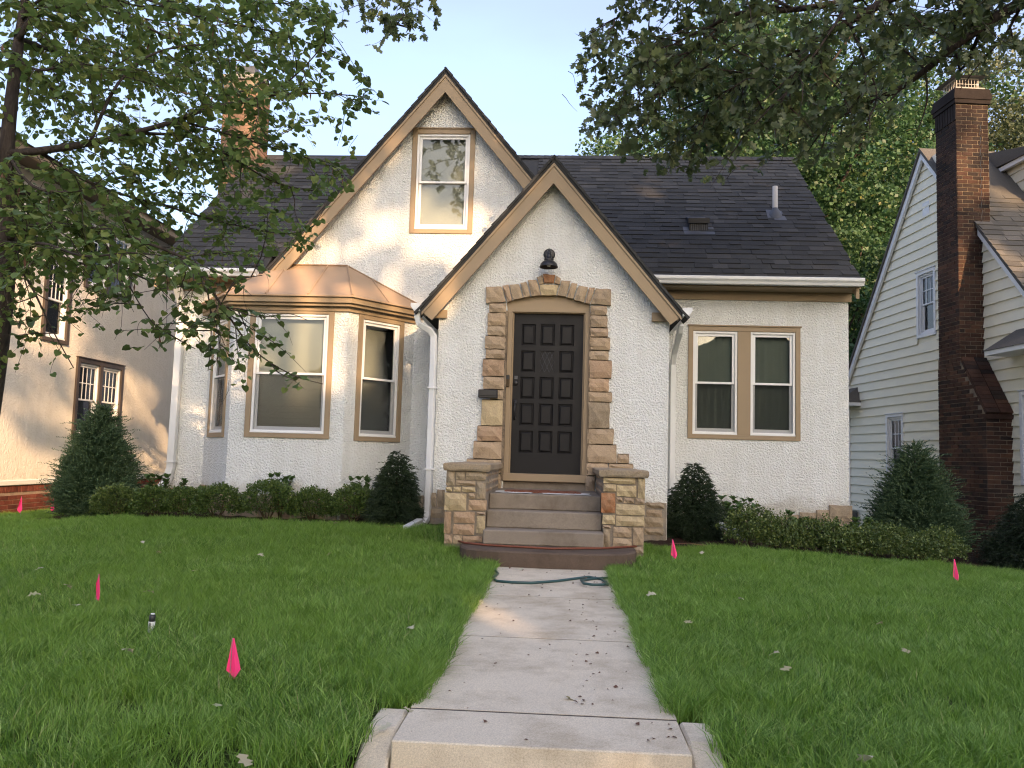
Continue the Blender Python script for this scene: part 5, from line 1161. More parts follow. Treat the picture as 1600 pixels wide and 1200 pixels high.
def conifer(name, label, x, y, w_, h, nspray, mat, spray=.13, droop=.2, needle=.02, prof=1.0, group=None, dense=26, base=.02, wild=.25, up=.5):
    t = thing(name, label, 'shrub', (x, y, gz(x, y)), 0, group)
    build(MB().tube([(0, 0, -.05), (0, 0, h*.9)], [w_*.035+.01, .006], 7), 'trunk', 'bark_dark', t)
    # spray origins along a lumpy cone shell
    z = base*h+(1-base)*h*(1-np.sqrt(rng.random(nspray)))**prof
    z = np.clip(z, 0.02, h*.985)
    th = rng.random(nspray)*2*np.pi
    rr = (w_/2)*np.clip((1-z/h), 0, 1)**.62*np.minimum(1, .72+z/h*1.6)
    lum = np.array([1+.5*noise.noise((math.cos(a)*2.2+x, math.sin(a)*2.2, b*4/h)) for a, b in zip(th, z)])
    rf = np.where(rng.random(nspray) < .28, rng.uniform(0, .5, nspray), rng.uniform(.45, 1.0, nspray)**.6)*lum
    P0 = np.stack([rr*rf*np.cos(th), rr*rf*np.sin(th), z], 1)
    D = np.stack([np.cos(th), np.sin(th), np.full(nspray, up)-droop*rng.random(nspray)], 1)+unit(nspray)*wild
    D /= np.linalg.norm(D, axis=1, keepdims=True)
    L = spray*rng.uniform(.6, 1.35, nspray)*(.65+.35*(1-z/h))
    L = L*np.where(rng.random(nspray) < .10, 1.7, 1.0)
    k = dense; f = np.tile(np.linspace(0, 1, k), nspray)
    Pi = np.repeat(P0, k, 0)+np.repeat(D*L[:, None], k, 0)*f[:, None]+np.array([0, 0, -1.])*(np.repeat(L, k)*f**2*droop)[:, None]
    Ti = np.repeat(D, k, 0)*.9+unit(nspray*k)*.75; Ni = unit(nspray*k)
    S = needle*rng.uniform(.7, 1.3, nspray*k)*(1.15-.5*f)
    V_, F_ = leaf_arrays(Pi, Ti, Ni, S, NEED*np.array([2.2, 1, 1]), NEED_F)
    np_mesh('foliage', V_, F_, mat, t); return t
conifer('juniper_shrub', 'big pointed dark green juniper beside the left house corner', -6.02, 1.72, .98, 1.46, 4600, 'leaf_juniper', spray=.21, needle=.034, prof=.95, up=.95, wild=.55)
conifer('spruce_shrub', 'small cone-shaped dwarf spruce between bay window and left pier', -1.97, 1.18, .68, .93, 3600, 'leaf_spruce', spray=.085, needle=.024, droop=.3, dense=22, up=.35, wild=.4)
conifer('spruce_shrub', 'cone-shaped dwarf spruce right of the right pier, in front of the windows', 1.69, 1.75, .84, .98, 4200, 'leaf_spruce', spray=.085, needle=.024, droop=.3, dense=22, up=.3, wild=.4)
conifer('juniper_shrub', 'big rounded dark green juniper against the brick chimney of the right house', 4.72, 2.55, 1.12, 1.45, 5000, 'leaf_juniper', spray=.24, needle=.034, prof=1.0, up=1.0, wild=.6)
conifer('yew_shrub', 'dark spreading yew at the right edge of the picture', 6.15, 2.2, 1.35, 1.15, 4200, 'leaf_yew', spray=.20, needle=.030, prof=1.1, up=.1, droop=.35, wild=.45)

def leafy(name, label, x, y, w_, h, n, seed):
    t = thing(name, label, 'plant', (x, y, gz(x, y))); sm = MB(); Ps = []; Ts = []
    for k in range(n):
        a = random.uniform(0, 6.28); b = random.uniform(.2, 1)*w_/2; top = Vector((b*math.cos(a), b*math.sin(a), h*random.uniform(.7, 1)))
        sm.tube([(0, 0, -.02), (top.x*.4, top.y*.4, top.z*.5), tuple(top)], [.006, .005, .003], 4)
        for j in range(7):
            f = .45+.55*j/6; p = Vector((top.x*f, top.y*f, top.z*f)); an = j*2.4+a
            for s_ in (0, math.pi):
                Ps.append(p); Ts.append((math.cos(an+s_), math.sin(an+s_), .25+.5*f))
        for q in range(5): Ps.append(top); Ts.append((math.cos(q*1.26), math.sin(q*1.26), .9))
    build(sm, 'stems', 'stem_brown', t)
    P = np.array(Ps); T = np.array(Ts)+unit(len(P))*.25; N = unit(len(P))*.35+np.array([0, -.2, 1.])
    HY = HEART*np.array([.62, 1, 1])
    V_, F_ = leaf_arrays(P, T, N, .085*rng.uniform(.6, 1.2, len(P)), HY, HEART_F); np_mesh('foliage', V_, F_, 'leaf_hydrangea', t)
leafy('hydrangea_plant', 'leafy green plant behind the boxwoods at the left house corner', -5.2, 1.95, .5, .50, 11, 1)
leafy('hydrangea_plant', 'leafy plant rising behind the tallest left boxwood under the bay', -3.5, 1.50, .42, .56, 10, 2)
leafy('hydrangea_plant', 'broad leafy plant behind the last left boxwood beside the bay', -2.45, 1.72, .62, .56, 13, 3)
leafy('hydrangea_plant', 'broad-leaved plant right behind the right cone-shaped spruce', 2.28, 2.15, .5, .55, 14, 4)
leafy('hydrangea_plant', 'small leafy sprig above the middle of the right hedge', 2.95, 1.9, .3, .44, 5, 5)
leafy('hydrangea_plant', 'low leafy plant behind the hedge below the right corner stones', 3.75, 1.9, .5, .42, 8, 6)
# ------------------------------------------------------------------ trees
def cat_curve(pts, n=4):
    """smooth a polyline of (x, y, z, r)"""
    P = [Vector(p) for p in pts]; out = []
    for i in range(len(P)-1):
        a, b, c, d = P[max(i-1, 0)], P[i], P[i+1], P[min(i+2, len(P)-1)]
        for k in range(n):
            t = k/n; out.append(.5*((2*b)+(c-a)*t+(2*a-5*b+4*c-d)*t*t+(3*b-a-3*c+d)*t**3))
    out.append(P[-1]); return out
def twigs_from(curves, per_m, length, up_, seed, rmax=.02, droop=.15):
    """short side shoots off the thinner limbs: list of 3D polylines"""
    rr = random.Random(seed); out = []
    for c in curves:
        for i in range(len(c)-1):
            a, b = c[i], c[i+1]; r_ = a[3]
            if r_ > rmax: continue
            L = (Vector(b[:3])-Vector(a[:3])).length; k = L*per_m; k = int(k)+(rr.random() < k-int(k))
            dr = (Vector(b[:3])-Vector(a[:3])).normalized()
            for _ in range(k):
                p = Vector(a[:3]).lerp(Vector(b[:3]), rr.random())
                v = Vector((rr.gauss(0, 1), rr.gauss(0, 1), rr.gauss(0, .6)+up_)).normalized()
                v = (v+dr*.7).normalized(); l_ = length*rr.uniform(.4, 1.2); q = [p]
                for j in range(4): v = (v+Vector((rr.gauss(0, .22), rr.gauss(0, .22), rr.gauss(0, .18)-droop))).normalized(); q.append(q[-1]+v*l_/4)
                out.append(q)
    return out
# --- the small tree at the left
lt = thing('redbud_tree', 'young tree with small heart-shaped leaves at the left edge of the lawn', 'tree', tuple(LT[0][0][:3]))
ROOTW[lt.name] = Matrix.Translation(lt.location).inverted()
curves = [cat_curve(b) for b in LT]
tr = MB()
c = curves[0]; tr.tube([p[:3] for p in c], [p[3] for p in c], 12); build(tr, 'trunk', 'bark_dark', lt, smooth=True)
for c in curves[1:]: build(MB().tube([p[:3] for p in c], [max(p[3], .0018) for p in c], 7), 'branch', 'bark_dark', lt, smooth=True)
tw = twigs_from(curves[1:], 12, .52, .06, 3, rmax=.024)
tw2 = twigs_from([[tuple(p)+(.003,) for p in t_] for t_ in tw], 4.6, .24, 0, 5)
LBX, LBY = [-200, 0, 120, 160, 310, 330, 510, 530], [640, 600, 590, 545, 555, 605, 618, 560]
def twig_in(t_):
    u, v, d_ = project(t_[-1]); lim = np.interp(v, [-60, 60, 110, 130, 180, 200, 300, 340, 400, 430, 640], [520, 525, 560, 620, 615, 560, 556, 515, 480, 410, 515])
    return u < lim and v < np.interp(u, LBX, LBY)
tw = [t_ for t_ in tw if twig_in(t_)]; tw2 = [t_ for t_ in tw2 if twig_in(t_)]
mb = MB()
for t_ in tw: mb.tube([tuple(p) for p in t_], [.0035, .003, .0022, .0016, .001], 4, cap=False)
for t_ in tw2: mb.tube([tuple(p) for p in t_], [.0018, .0015, .0013, .001, .0008], 3, cap=False)
tag(build(mb, 'twigs', 'bark_dark', lt), kind='stuff')
P = []; T = []; Q = []
for src, step in ((tw, .027), (tw2, .023)):
    for t_ in src:
        for j in range(4):
            a, b = t_[j], t_[j+1]; n = max(1, int((b-a).length/step+rng.random()))
            for q in range(n):
                if rng.random() < .12: continue
                p = a.lerp(b, rng.random()); d = (b-a).normalized(); s_ = 1 if (q+j) % 2 else -1
                side = d.cross(Vector((0, 0, 1))).normalized()*s_
                P.append(p+side*.018); T.append(side+d*.6+Vector((0, 0, -.45)))
for c in curves[1:]:
    if c[-1][3] > .004: continue
    for i in range(len(c)//2, len(c)-1):
        for q in range(2): p = Vector(c[i][:3]).lerp(Vector(c[i+1][:3]), rng.random()); P.append(p); T.append(Vector(unit(1)[0])+Vector((0, 0, -.5)))
P = np.array([tuple(p) for p in P]); T = np.array([tuple(p) for p in T])
kp = np.ones(len(P), bool)
for i, p in enumerate(P):
    u, v, d_ = project(p)
    if d_ < 1: kp[i] = False; continue
    lim = np.interp(v, [-60, 60, 110, 130, 180, 200, 300, 340, 400, 430, 640], [520, 525, 560, 620, 615, 560, 556, 515, 480, 410, 515])
    if u > lim+rng.normal()*6: kp[i] = False
    if v > np.interp(u, LBX, LBY) or (v > 430 and rng.random() < .38): kp[i] = False
P, T = P[kp], T[kp]; print('redbud leaves', len(P))
T += unit(len(P))*.35; N = unit(len(P))*.62+np.array([0, .1, 1.]); S = .040*rng.uniform(.6, 1.35, len(P))
scr = np.array([project(p) for p in P]); vis = (scr[:, 0] > 5) & (scr[:, 0] < 640) & (scr[:, 1] > 5) & (scr[:, 1] < 640)
rank = np.where(vis, S/scr[:, 2], 0)+np.where((scr[:, 1] > 440) | (scr[:, 0] > 520), .004, 0)*vis; order = np.argsort(-rank)
big, rest = order[:280], order[280:]
V_, F_ = leaf_arrays(P[rest], T[rest], N[rest], S[rest], HEART, HEART_F); tag(np_mesh('crown', V_, F_, 'leaf_redbud', lt), kind='stuff').matrix_parent_inverse = ROOTW[lt.name]
hm = bpy.data.meshes.new('leaf'); hm.from_pydata([tuple(v) for v in HEART], [], HEART_F); hm.materials.append(MATS['leaf_redbud'])
m_leaf('leaf_redbud_single', [(0, (.045, .075, .028)), (.5, (.065, .105, .035)), (1, (.11, .15, .045))], .22, .45, per='object', back=(.20, .28, .06)); hm.materials.clear(); hm.materials.append(MATS['leaf_redbud_single'])
Tf, Bf, Nf = frames(T, N)
for i in big:
    M = Matrix((Bf[i]*S[i], Tf[i]*S[i], Nf[i]*S[i])).transposed().to_4x4(); M.translation = P[i]; put('leaf', hm, lt, M)
# dangling seed pods
k_ = rng.choice(len(P), 150); Pp = P[k_]+np.array([0, 0, -.01]); POD = np.array([(0, 0, 0), (.09, .4, 0), (0, 1, 0), (-.09, .4, 0)])
V_, F_ = leaf_arrays(Pp, np.tile([0, 0, -1.], (150, 1))+unit(150)*.2, unit(150), rng.uniform(.045, .08, 150), POD*np.array([1.2, 1, 1]), DIAM_F); tag(np_mesh('seed_pods', V_, F_, 'seed_pod', lt), kind='stuff').matrix_parent_inverse = ROOTW[lt.name]

# --- the big oak whose limbs hang in from the right
ok = thing('oak_tree', 'large dark oak whose limbs hang over the roof from the upper right', 'tree', (7.7, -2.7, gz(7.7, -2.7)))
ROOTW[ok.name] = Matrix.Translation(ok.location).inverted()
trunk = cat_curve([(7.7, -2.7, -1.3, .42), (7.6, -2.6, .8, .33), (7.45, -2.3, 2.9, .29), (7.2, -1.6, 4.6, .26), (6.6, -.6, 5.7, .20), (5.87, .277, 6.28, .16)])
build(MB().tube([p[:3] for p in trunk], [p[3] for p in trunk], 16), 'trunk', 'bark_oak', ok, smooth=True)
lead = cat_curve([(7.2, -1.6, 4.6, .24), (7.6, -2.2, 6.8, .2), (7.4, -3.0, 9.0, .14), (6.8, -3.4, 11, .07)])
build(MB().tube([p[:3] for p in lead], [p[3] for p in lead], 12), 'trunk_leader', 'bark_oak', ok, smooth=True)
oc = [cat_curve(b) for b in OAK]
for c in oc: build(MB().tube([p[:3] for p in c], [max(p[3], .003) for p in c], 9), 'limb', 'bark_oak', ok, smooth=True)
sec = twigs_from(oc[:-2], 5.2, 1.2, .0, 11, rmax=.085, droop=.10)
secr = [[tuple(p)+(.012-.0025*i,) for i, p in enumerate(t_)] for t_ in sec]
tw = twigs_from(secr+[[tuple(p) for p in c] for c in oc[:-2]], 4.2, .42, 0, 12, rmax=.02, droop=.12)
tw += twigs_from([oc[-2][12:], oc[-1][8:]], 9, .22, 0, 13, rmax=.02)
def obound(u): return np.interp(u, [560, 600, 680, 700, 895, 930, 1000, 1060, 1110, 1150, 1240, 1300, 1380, 1440, 1500, 1700], [50, 80, 60, -30, 190, 205, 265, 262, 285, 265, 262, 250, 200, 118, 100, 100])
def otw(t_): u, v, d_ = project(t_[-1][:3]); return v < obound(u)+12 and not (680 < u < 895 and v > -20)
secr = [t_ for t_ in secr if otw(t_)]; tw = [t_ for t_ in tw if otw(t_)]
mb = MB()
for t_ in secr: mb.tube([p[:3] for p in t_], [p[3] for p in t_], 5, cap=False)
for t_ in tw: mb.tube([tuple(p) for p in t_], [.005, .004, .003, .002, .0015], 3, cap=False)
tag(build(mb, 'twigs', 'bark_oak', ok), kind='stuff')
P = []; T = []
for t_ in tw:
    for j in range(1, 5):
        a, b = t_[j-1], t_[j]; n = 2 if j < 4 else 6
        for q in range(n):
            p = a.lerp(b, rng.random() if j < 4 else 1); P.append(tuple(p)); v = (b-a).normalized(); T.append((v.x*.5, v.y*.5, v.z*.5-.15))
P = np.array(P); T = np.array(T)+unit(len(P))*.75
kp = np.ones(len(P), bool)
for i, p in enumerate(P):
    u, v, d_ = project(p)
    bot = obound(u)
    if v > bot+rng.normal()*9 or (680 < u < 905-.0*v+rng.normal()*5): kp[i] = False
P, T = P[kp], T[kp]; print('oak leaves', len(P))
N = unit(len(P))*.8+np.array([0, 0, .8]); S = .112*rng.uniform(.6, 1.2, len(P))
V_, F_ = leaf_arrays(P, T, N, S, OAKL, OAKL_F); tag(np_mesh('crown', V_, F_, 'leaf_oak', ok), kind='stuff').matrix_parent_inverse = ROOTW[ok.name]

# --- crowns built from leaf clumps
LIT = [((-3.4, 2.6, 3.1), .75), ((-2.7, 2.6, 2.85), .8), ((-2.2, 2.6, 3.0), .75), ((-1.8, 2.6, 3.3), .55), ((-3.9, 2.4, 2.6), .65), ((-4.4, 2.3, 2.5), .6), ((-3.5, 2.6, 3.7), .42),  # spots chosen to catch sun: centre and radius of each patch
       ((-2.6, 2.6, 3.7), .45), ((-2.2, 2.6, 4.0), .26), ((-1.3, 2.6, 4.9), .3), ((-2.5, 2.6, 4.7), .24), ((-1.75, 2.6, 4.4), .22), ((-3.0, 2.6, 4.2), .24), ((-1.2, 2.6, 3.5), .4),
       ((-3.8, 1.7, 1.9), .5), ((-3.2, 1.7, 1.4), .5), ((-2.6, 2.0, 1.8), .5), ((-2.5, 2.1, 1.1), .4), ((-2.15, 2.5, .8), .35), ((-4.3, 1.8, 1.2), .4), ((-3.6, 1.7, .25), .28), ((-3.1, 1.7, .1), .25), ((-2.1, 2.6, 2.0), .35), ((-2.1, 2.6, 1.3), .25),
       ((-7.9, 3.0, 2.6), .8), ((-7.9, 4.0, 1.6), .7), ((-7.9, 5.2, 1.2), .8), ((-7.9, 3.4, .2), .8), ((-7.9, 6.3, .5), .9), ((-7.9, 2.4, .2), .6), ((-7.9, 4.6, .1), .7),
       ((6.4, 4.6, 3.4), .5), ((6.4, 4.3, 1.9), .35), ((6.5, 4.9, 5.0), .4), ((-.55, -3.4, -.6), .24), ((-.35, -4.6, -.6), .18), ((0.35, -5.86, -.75), .30), ((-.95, -2.4, -.6), .2), ((-2.7, -3.7, -.5), .12),
       ((2.5, 3.9, 4.2), .25), ((1.4, 4.2, 4.6), .22), ((3.2, 4.7, 5.0), .2), ((1.6, 3.1, 3.6), .2), ((-6, 5, 6.5), 1.0), ((-5.7, 5, 5.2), .8)]
TS = np.array(TOSUN)
def lit_mask(P):  # drops leaves on the sun rays to those spots, shaping the light
    keep_ = np.ones(len(P), bool)
    e1 = np.cross(TS, [0, 0, 1.]); e1 /= np.linalg.norm(e1); e2 = np.cross(e1, TS); a_ = P@e1; b_ = P@e2
    n1 = np.array([noise.noise((x*1.5, y*1.5, 3.)) for x, y in zip(a_, b_)]); n2 = np.array([noise.noise((x*2.6, y*1.7, 8.)) for x, y in zip(a_, b_)])
    for c_, r_ in LIT:
        v = P-np.array(c_); t = v@TS; dd = np.linalg.norm(v-t[:, None]*TS, axis=1)
        keep_ &= ~((dd < r_*(1.3+.9*n1)) & (n2 < .30) & (t > 1.5))
    return keep_
def crown_tree(name, label, base, h, crown_c, crown_r, nclump, per, leaf, mat, limbs=7, clump_r=.75, tw=.25, lit=False, group=None, bark='bark_dark', shape=1.0, template=(DIAM, DIAM_F), hole=.25):
    t = thing(name, label, 'tree', base, 0, group); b = Vector(base); cc = Vector(crown_c)-b; cr = Vector(crown_r)
    build(MB().tube([(0, 0, -.3), (cc.x*.15, cc.y*.15, h*.25), (cc.x*.5, cc.y*.5, h*.55), (cc.x, cc.y, cc.z+cr.z*.4)], [tw, tw*.8, tw*.55, tw*.15], 10), 'trunk', bark, t, smooth=True)
    C = unit(nclump); rad = rng.random(nclump)**.42; C = C*rad[:, None]
    nz = np.array([noise.noise((a*1.7+base[0], b_*1.7, c_*1.7)) for a, b_, c_ in C]); C = C[nz > -hole]
    C = C*np.array(cr)*(1+.15*rng.normal(size=(len(C), 1)))+np.array(cc)
    lm = MB()
    for k in range(limbs*4):
        q = Vector(C[rng.integers(len(C))]); s_ = Vector((cc.x*.3, cc.y*.3, h*.35)).lerp(Vector((cc.x, cc.y, cc.z)), random.random()); mid = s_.lerp(q, .5)+Vector((0, 0, .3))
        lm.tube([tuple(s_), tuple(mid), tuple(q)], [tw*.3, tw*.16, .02], 5)
    build(lm, 'limbs', bark, t)
    P = np.repeat(C, per, 0)+unit(len(C)*per)*(clump_r*rng.random(len(C)*per)**.5)[:, None]*np.array([1, 1, .6])
    if lit: P = P[lit_mask(P+np.array(base))]
    T = unit(len(P))+np.array([0, 0, -.3]); N = unit(len(P))*.8+np.array([0, 0, .7])
    V_, F_ = leaf_arrays(P, T, N, leaf*rng.uniform(.6, 1.3, len(P)), *template); tag(np_mesh('crown', V_, F_, mat, t), kind='stuff'); return t
crown_tree('maple_tree', 'tall sunlit yellow-green tree rising behind the right part of the roof', (5.2, 15, -.9), 9, (5.6, 15, 8.9), (5.0, 4.2, 5.0), 460, 270, .115, 'leaf_maple', clump_r=.8)
crown_tree('maple_tree', 'dense green tree filling the gap between the two houses', (9.6, 19, -.9), 11, (10.6, 19, 7.2), (4.6, 3.5, 7.8), 520, 250, .12, 'leaf_maple', clump_r=.85)
crown_tree('maple_tree', 'lower bushy tree directly behind the right house corner', (6.6, 12.5, -.9), 5, (6.9, 12.6, 3.4), (2.6, 2.2, 3.6), 200, 260, .10, 'leaf_maple', clump_r=.6, tw=.14)
crown_tree('backyard_oak', 'grey-green tree behind the right house, right of its chimney', (15.6, 21, -.9), 11, (15.6, 20.5, 10.6), (5.2, 4, 5.6), 560, 120, .13, 'leaf_far', clump_r=.8, tw=.4, hole=.16, bark='bark_oak')
crown_tree('backyard_oak', 'tall hazy tree far behind, seen above the gable of the right house', (12.5, 30, -.9), 13, (12.2, 30, 11.5), (5.5, 4, 5.5), 420, 95, .2, 'leaf_far', clump_r=1.0, tw=.4, hole=.2, bark='bark_oak')
# unseen street trees behind the viewer, added with crowns gapped for the sun patches: they shade the fronts and show in the window panes
ST = 'street trees across the road'
for i, (x, y, cx, cy, cz, rx, ry, rz_, n) in enumerate([(14, -36, 14, -36, 15.5, 6.2, 3.4, 6.6, 560), (23, -37, 22.5, -37, 16, 6.0, 3.4, 6.6, 520), (31, -36, 30.5, -36, 15.5, 5.0, 3.4, 6.4, 400), (18.5, -42, 18.5, -42, 18.5, 6, 3.4, 6.0, 380)]):
    crown_tree('street_tree', ['tall shade tree behind the cream house across the road', 'tall shade tree between the houses across the road', 'tall shade tree furthest right across the road', 'tallest tree at the back beyond the houses across the road'][i],
               (x, y, -1.2), 16, (cx, cy, cz), (rx, ry, rz_), n, 60, .34, 'leaf_oak', lit=True, clump_r=1.1, tw=.45, group=ST, bark='bark_oak')

# houses across the road: they stand behind the viewer and show in the panes
for i, (x, y, w_, d_, mt, lab) in enumerate(((-7, -34, 11, 8, 'stucco_cream', 'cream house across the road, straight behind the walk'), (10, -35, 12, 8, 'brick_mass_rustic', 'brick house across the road to the right'), (26, -34, 11, 8, 'siding_paint', 'pale sided house across the road, furthest right'))):
    h_ = wthing('far_house', lab, 'house', (x, y, -1.2), 'houses across the road')
    build(MB().box(x-w_/2, x+w_/2, y-d_/2, y+d_/2, -1.3, 4.4), 'wall', mt, h_)
    build(MB().prism([(x-w_/2-.4, 4.4), (x+w_/2+.4, 4.4), (x, 8.2)], 'y', y-d_/2-.3, y+d_/2+.3), 'roof', 'shingle_mass_charcoal', h_)
    for k in (-.32, .02, .34): build(MB().box(x+w_*k-.5, x+w_*k+.5, y+d_/2-.01, y+d_/2+.04, .2, 1.7), 'window', 'room_dark', h_)
    build(MB().box(x+w_*.17-.45, x+w_*.17+.45, y+d_/2-.01, y+d_/2+.05, -1.1, 1.1), 'door', 'brown_trim', h_)

# ================================================================== GRASS AND LITTER
def tuft_mesh(seed, nb_=60, rad=.085, hmin=.07, hmax=.13, lean=.5):
    rg = np.random.default_rng(seed); V_ = []; F_ = []
    main = rg.random()*6.28
    for i in range(nb_):
        a = rg.random()*6.28; r_ = rad*math.sqrt(rg.random()); x, y = r_*math.cos(a), r_*math.sin(a)
        h = rg.uniform(hmin, hmax); b = main+rg.normal()*1.1; l_ = lean*rg.uniform(.2, 1.5)*h; dx, dy = math.cos(b)*l_, math.sin(b)*l_
        c = rg.random()*3.14; w_ = rg.uniform(.0011, .0021); wx, wy = math.cos(c)*w_, math.sin(c)*w_; n = len(V_)
        V_ += [(x-wx, y-wy, 0), (x+wx, y+wy, 0), (x+dx*.35-wx*.9, y+dy*.35-wy*.9, h*.55), (x+dx*.35+wx*.9, y+dy*.35+wy*.9, h*.55), (x+dx, y+dy, h*(1-.22*lean))]
        F_ += [(n, n+1, n+3, n+2), (n+2, n+3, n+4)]
    me = bpy.data.meshes.new('grass_tuft'); me.from_pydata(V_, [], F_); me.materials.append(MATS['grass_blade']); return me
tc = bpy.data.collections.new('grass_tuft_source')
for k in range(8):
    o = bpy.data.objects.new('grass_tuft', tuft_mesh(k, lean=[.4, .6, .8, .9, .5, .7, 1.0, .6][k])); tc.objects.link(o)
# points over the two lawns
N_ = 60000
gxp = rng.uniform(-9.5, 8.2, N_); gyp = rng.uniform(-7.0, 4.5, N_)
def outside(x, y):
    if -.60 < x < .508 and y < -1.0: return False
    if -.71 < x < .618 and y < -5.45: return False
    if -.95 < x < .76 and y > -1.12+.12*abs(x)*2.0: return False
    if y > .9 and -1.2 < x < .9: return False
    if -6.7 < x < -1.0 and y > yfL(x)+.02: return False
    if .8 < x < 5.0 and y > yfR(x)+.02: return False
    if x >= 4.9 and y > 1.5-.45*(x-4.9): return False
    if x < -7.82 or y < -6.95: return False
    return True
pts = []
for x, y in zip(gxp, gyp):
    u, v, d_ = project((x, y, -.6))
    if d_ < .8 or u < -220 or u > 1820 or v > 1420: continue
    if outside(x, y) and random.random() < min(1, 1.25-.035*max(0, d_-4)): pts.append((x, y))
# a fuller fringe along the walk
for k in range(1500):
    y = random.uniform(-5.4, -1.1); sgn = random.choice((-1, 1)); x = (-.615 if sgn < 0 else .523)+sgn*abs(random.gauss(0, .03)); pts.append((x, y))
pts = np.array(pts); print('tufts', len(pts))
me = bpy.data.meshes.new('lawn_grass'); PV = np.stack([pts[:, 0], pts[:, 1], gz_np(pts[:, 0], pts[:, 1])-.004], 1)
me.vertices.add(len(PV)); me.vertices.foreach_set('co', PV.astype(np.float32).ravel())
swirl = np.array([noise.noise((a*.9, b*.9, 4.2))*2.6+noise.noise((a*3.1, b*3.1, 9.))*1.2 for a, b in pts])
rot = np.stack([rng.normal(size=len(PV))*.10, rng.normal(size=len(PV))*.10, swirl+rng.normal(size=len(PV))*.55], 1)
sca = rng.uniform(.75, 1.2, len(PV))*(.9+.25*np.array([noise.noise((a*1.6, b*1.6, 1.5)) for a, b in pts]))
fr = (np.abs(np.abs(pts[:, 0]+.046)-.57) < .09) & (pts[:, 1] < -1.0) & (pts[:, 1] > -5.45)
side = np.sign(pts[:, 0]+.046); rot[fr, 1] += -.35*side[fr]*0+0; rot[fr, 2] *= 1
at = me.attributes.new('rot', 'FLOAT_VECTOR', 'POINT'); at.data.foreach_set('vector', rot.astype(np.float32).ravel())
at = me.attributes.new('sca', 'FLOAT', 'POINT'); at.data.foreach_set('value', sca.astype(np.float32))
lawn = bpy.data.objects.new('lawn_grass', me); COL.objects.link(lawn); tag(lawn, kind='stuff'); tag(lawn, 'thick green lawn grass on both sides of the walk', 'grass')
g = bpy.data.node_groups.new('grass_scatter', 'GeometryNodeTree')
g.interface.new_socket('Geometry', in_out='INPUT', socket_type='NodeSocketGeometry'); g.interface.new_socket('Geometry', in_out='OUTPUT', socket_type='NodeSocketGeometry')
gi, go = g.nodes.new('NodeGroupInput'), g.nodes.new('NodeGroupOutput'); io = g.nodes.new('GeometryNodeInstanceOnPoints'); ci = g.nodes.new('GeometryNodeCollectionInfo')
ci.inputs['Collection'].default_value = tc; ci.inputs['Separate Children'].default_value = True; ci.inputs['Reset Children'].default_value = True
io.inputs['Pick Instance'].default_value = True
a1 = g.nodes.new('GeometryNodeInputNamedAttribute'); a1.data_type = 'FLOAT_VECTOR'; a1.inputs[0].default_value = 'rot'
a2 = g.nodes.new('GeometryNodeInputNamedAttribute'); a2.data_type = 'FLOAT'; a2.inputs[0].default_value = 'sca'
er = g.nodes.new('FunctionNodeEulerToRotation')
g.links.new(gi.outputs[0], io.inputs['Points']); g.links.new(ci.outputs[0], io.inputs['Instance'])
g.links.new(a1.outputs['Attribute'], er.inputs[0]); g.links.new(er.outputs[0], io.inputs['Rotation']); g.links.new(a2.outputs['Attribute'], io.inputs['Scale'])
g.links.new(io.outputs[0], go.inputs[0])
md = lawn.modifiers.new('scatter', 'NODES'); md.node_group = g

# fallen leaves: individuals, one mesh shared
LM = []
for k in range(4):
    tv = OAKL.copy(); tv[:, 2] += .16*np.sin(tv[:, 1]*3+k)+.25*tv[:, 0]**2*(1 if k % 2 else -1)+rng.normal(size=len(tv))*.03
    me = bpy.data.meshes.new('fallen_leaf'); me.from_pydata([tuple(v) for v in tv], [], OAKL_F)
    MATS['leaf_litter_single'] = MATS.get('leaf_litter_single') or m_leaf('leaf_litter_single', [(0, (.52, .50, .38)), (.6, (.40, .34, .20)), (1, (.34, .36, .20))], .2, .7, per='object', back=(.5, .48, .3))
    me.materials.append(MATS['leaf_litter_single']); LM.append(me)
def litter(x, y, z, s_, label, group):
    o = bpy.data.objects.new('fallen_leaf', random.choice(LM)); COL.objects.link(o); o.location = (x, y, z); o.scale = (s_,)*3
    o.rotation_euler = (random.gauss(0, .35), random.gauss(0, .35), random.uniform(0, 6.28)); tag(o, label, 'leaf', group)
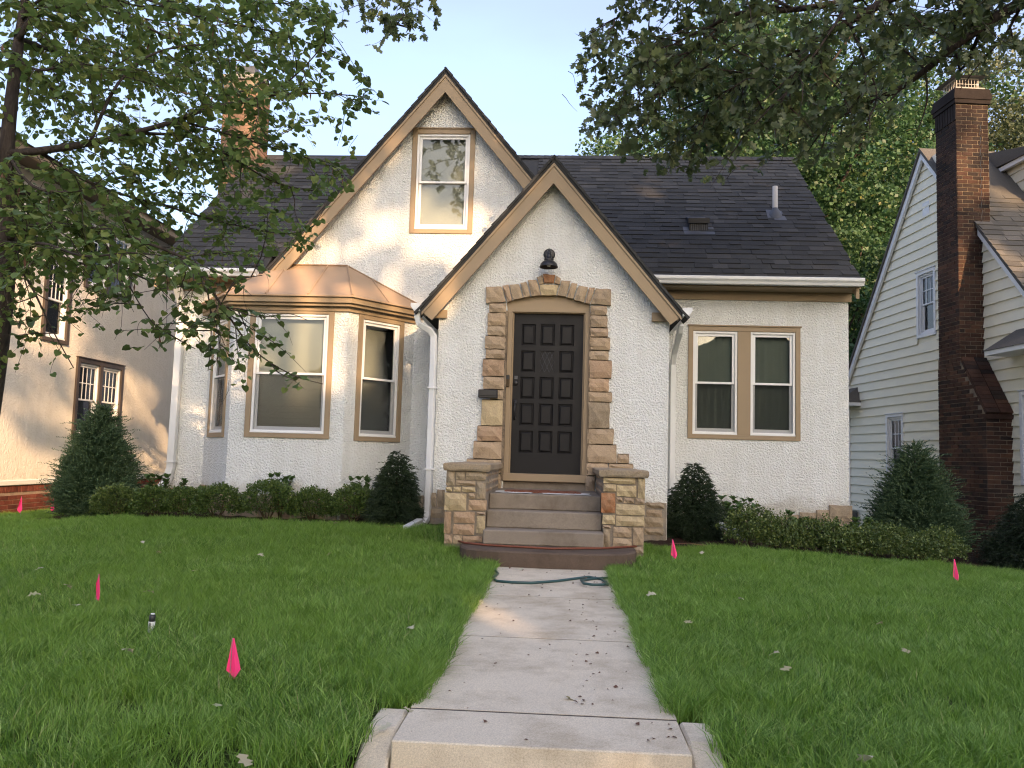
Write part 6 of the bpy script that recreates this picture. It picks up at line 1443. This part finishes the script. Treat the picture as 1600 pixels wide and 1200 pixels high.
LWL = ['far left in the lawn, above the left-most small leaf', 'left lawn, a little left of the second pink flag', 'left lawn, just below and left of the second pink flag', 'left lawn, below the black and white sprinkler',
 'left lawn, just below the nearest pink flag', 'at the bottom of the left lawn, below the nearest pink flag', 'left lawn, right of the nearest pink flag', 'middle of the left lawn below the tallest boxwood', 'left lawn, two steps in front of the dwarf spruce',
 'left lawn close to the bed, left of the dwarf spruce', 'upper left lawn below the third boxwood', 'upper left lawn below the second boxwood', 'left lawn between the bed and the sprinkler', 'left lawn, above and right of the sprinkler', 'left edge of the lawn at the height of the second flag',
 'right lawn, just right of the flag by the spruce', 'right lawn near the middle of the walk edge', 'middle of the right lawn, the upper of two close together', 'middle of the right lawn, the lower of two close together', 'right lawn, below the long hedge', 'right lawn, furthest right of the lower ones',
 'right lawn, between the flag by the spruce and the lawn middle', 'bottom edge of the right lawn', 'right lawn, close beside the walk near the hose', 'left lawn edge right beside the walk']
for i, (x, y) in enumerate(LAWN): litter(x, y, gz(x, y)+.085, random.uniform(.05, .085), 'pale fallen leaf: '+LWL[i], 'pale fallen leaves on the lawn')
WKL = ['touching the left end of the green hose', 'at the left walk edge below the green hose', 'small, beside another leaf left of the hose', 'left walk edge above the first joint', 'in front of the bottom platform step', 'left walk edge halfway down', 'left walk edge a bit lower than halfway',
 'on the left cheek slab top', 'on the left cheek slab, lowest of all', 'alone in the middle of the walk near the front']
for i, (x, y) in enumerate(WALK): litter(min(max(x, -.60), .5), y, WZ+.012, random.uniform(.05, .07), 'dry pale leaf on the walk: '+WKL[i], 'pale fallen leaves on the walk')
Pd = np.stack([rng.uniform(WX0+.03, WX1-.02, 260), rng.uniform(-5.8, -1.2, 260), np.full(260, WZ+.004)], 1)
kk = rng.random(260) < np.interp(Pd[:, 0], [-.6, 0, .5], [.25, .4, 1]); Pd = Pd[kk]
V_, F_ = leaf_arrays(Pd, unit(len(Pd))*np.array([1, 1, .2]), unit(len(Pd))*.5+np.array([0, 0, 1.]), rng.uniform(.008, .026, len(Pd)), DIAM*np.array([1, 1, 3]), DIAM_F)
tag(np_mesh('leaf_debris', V_, F_, 'seed_pod'), 'brown crumbs of dry leaves and seeds scattered on the walk', 'debris', kind='stuff')
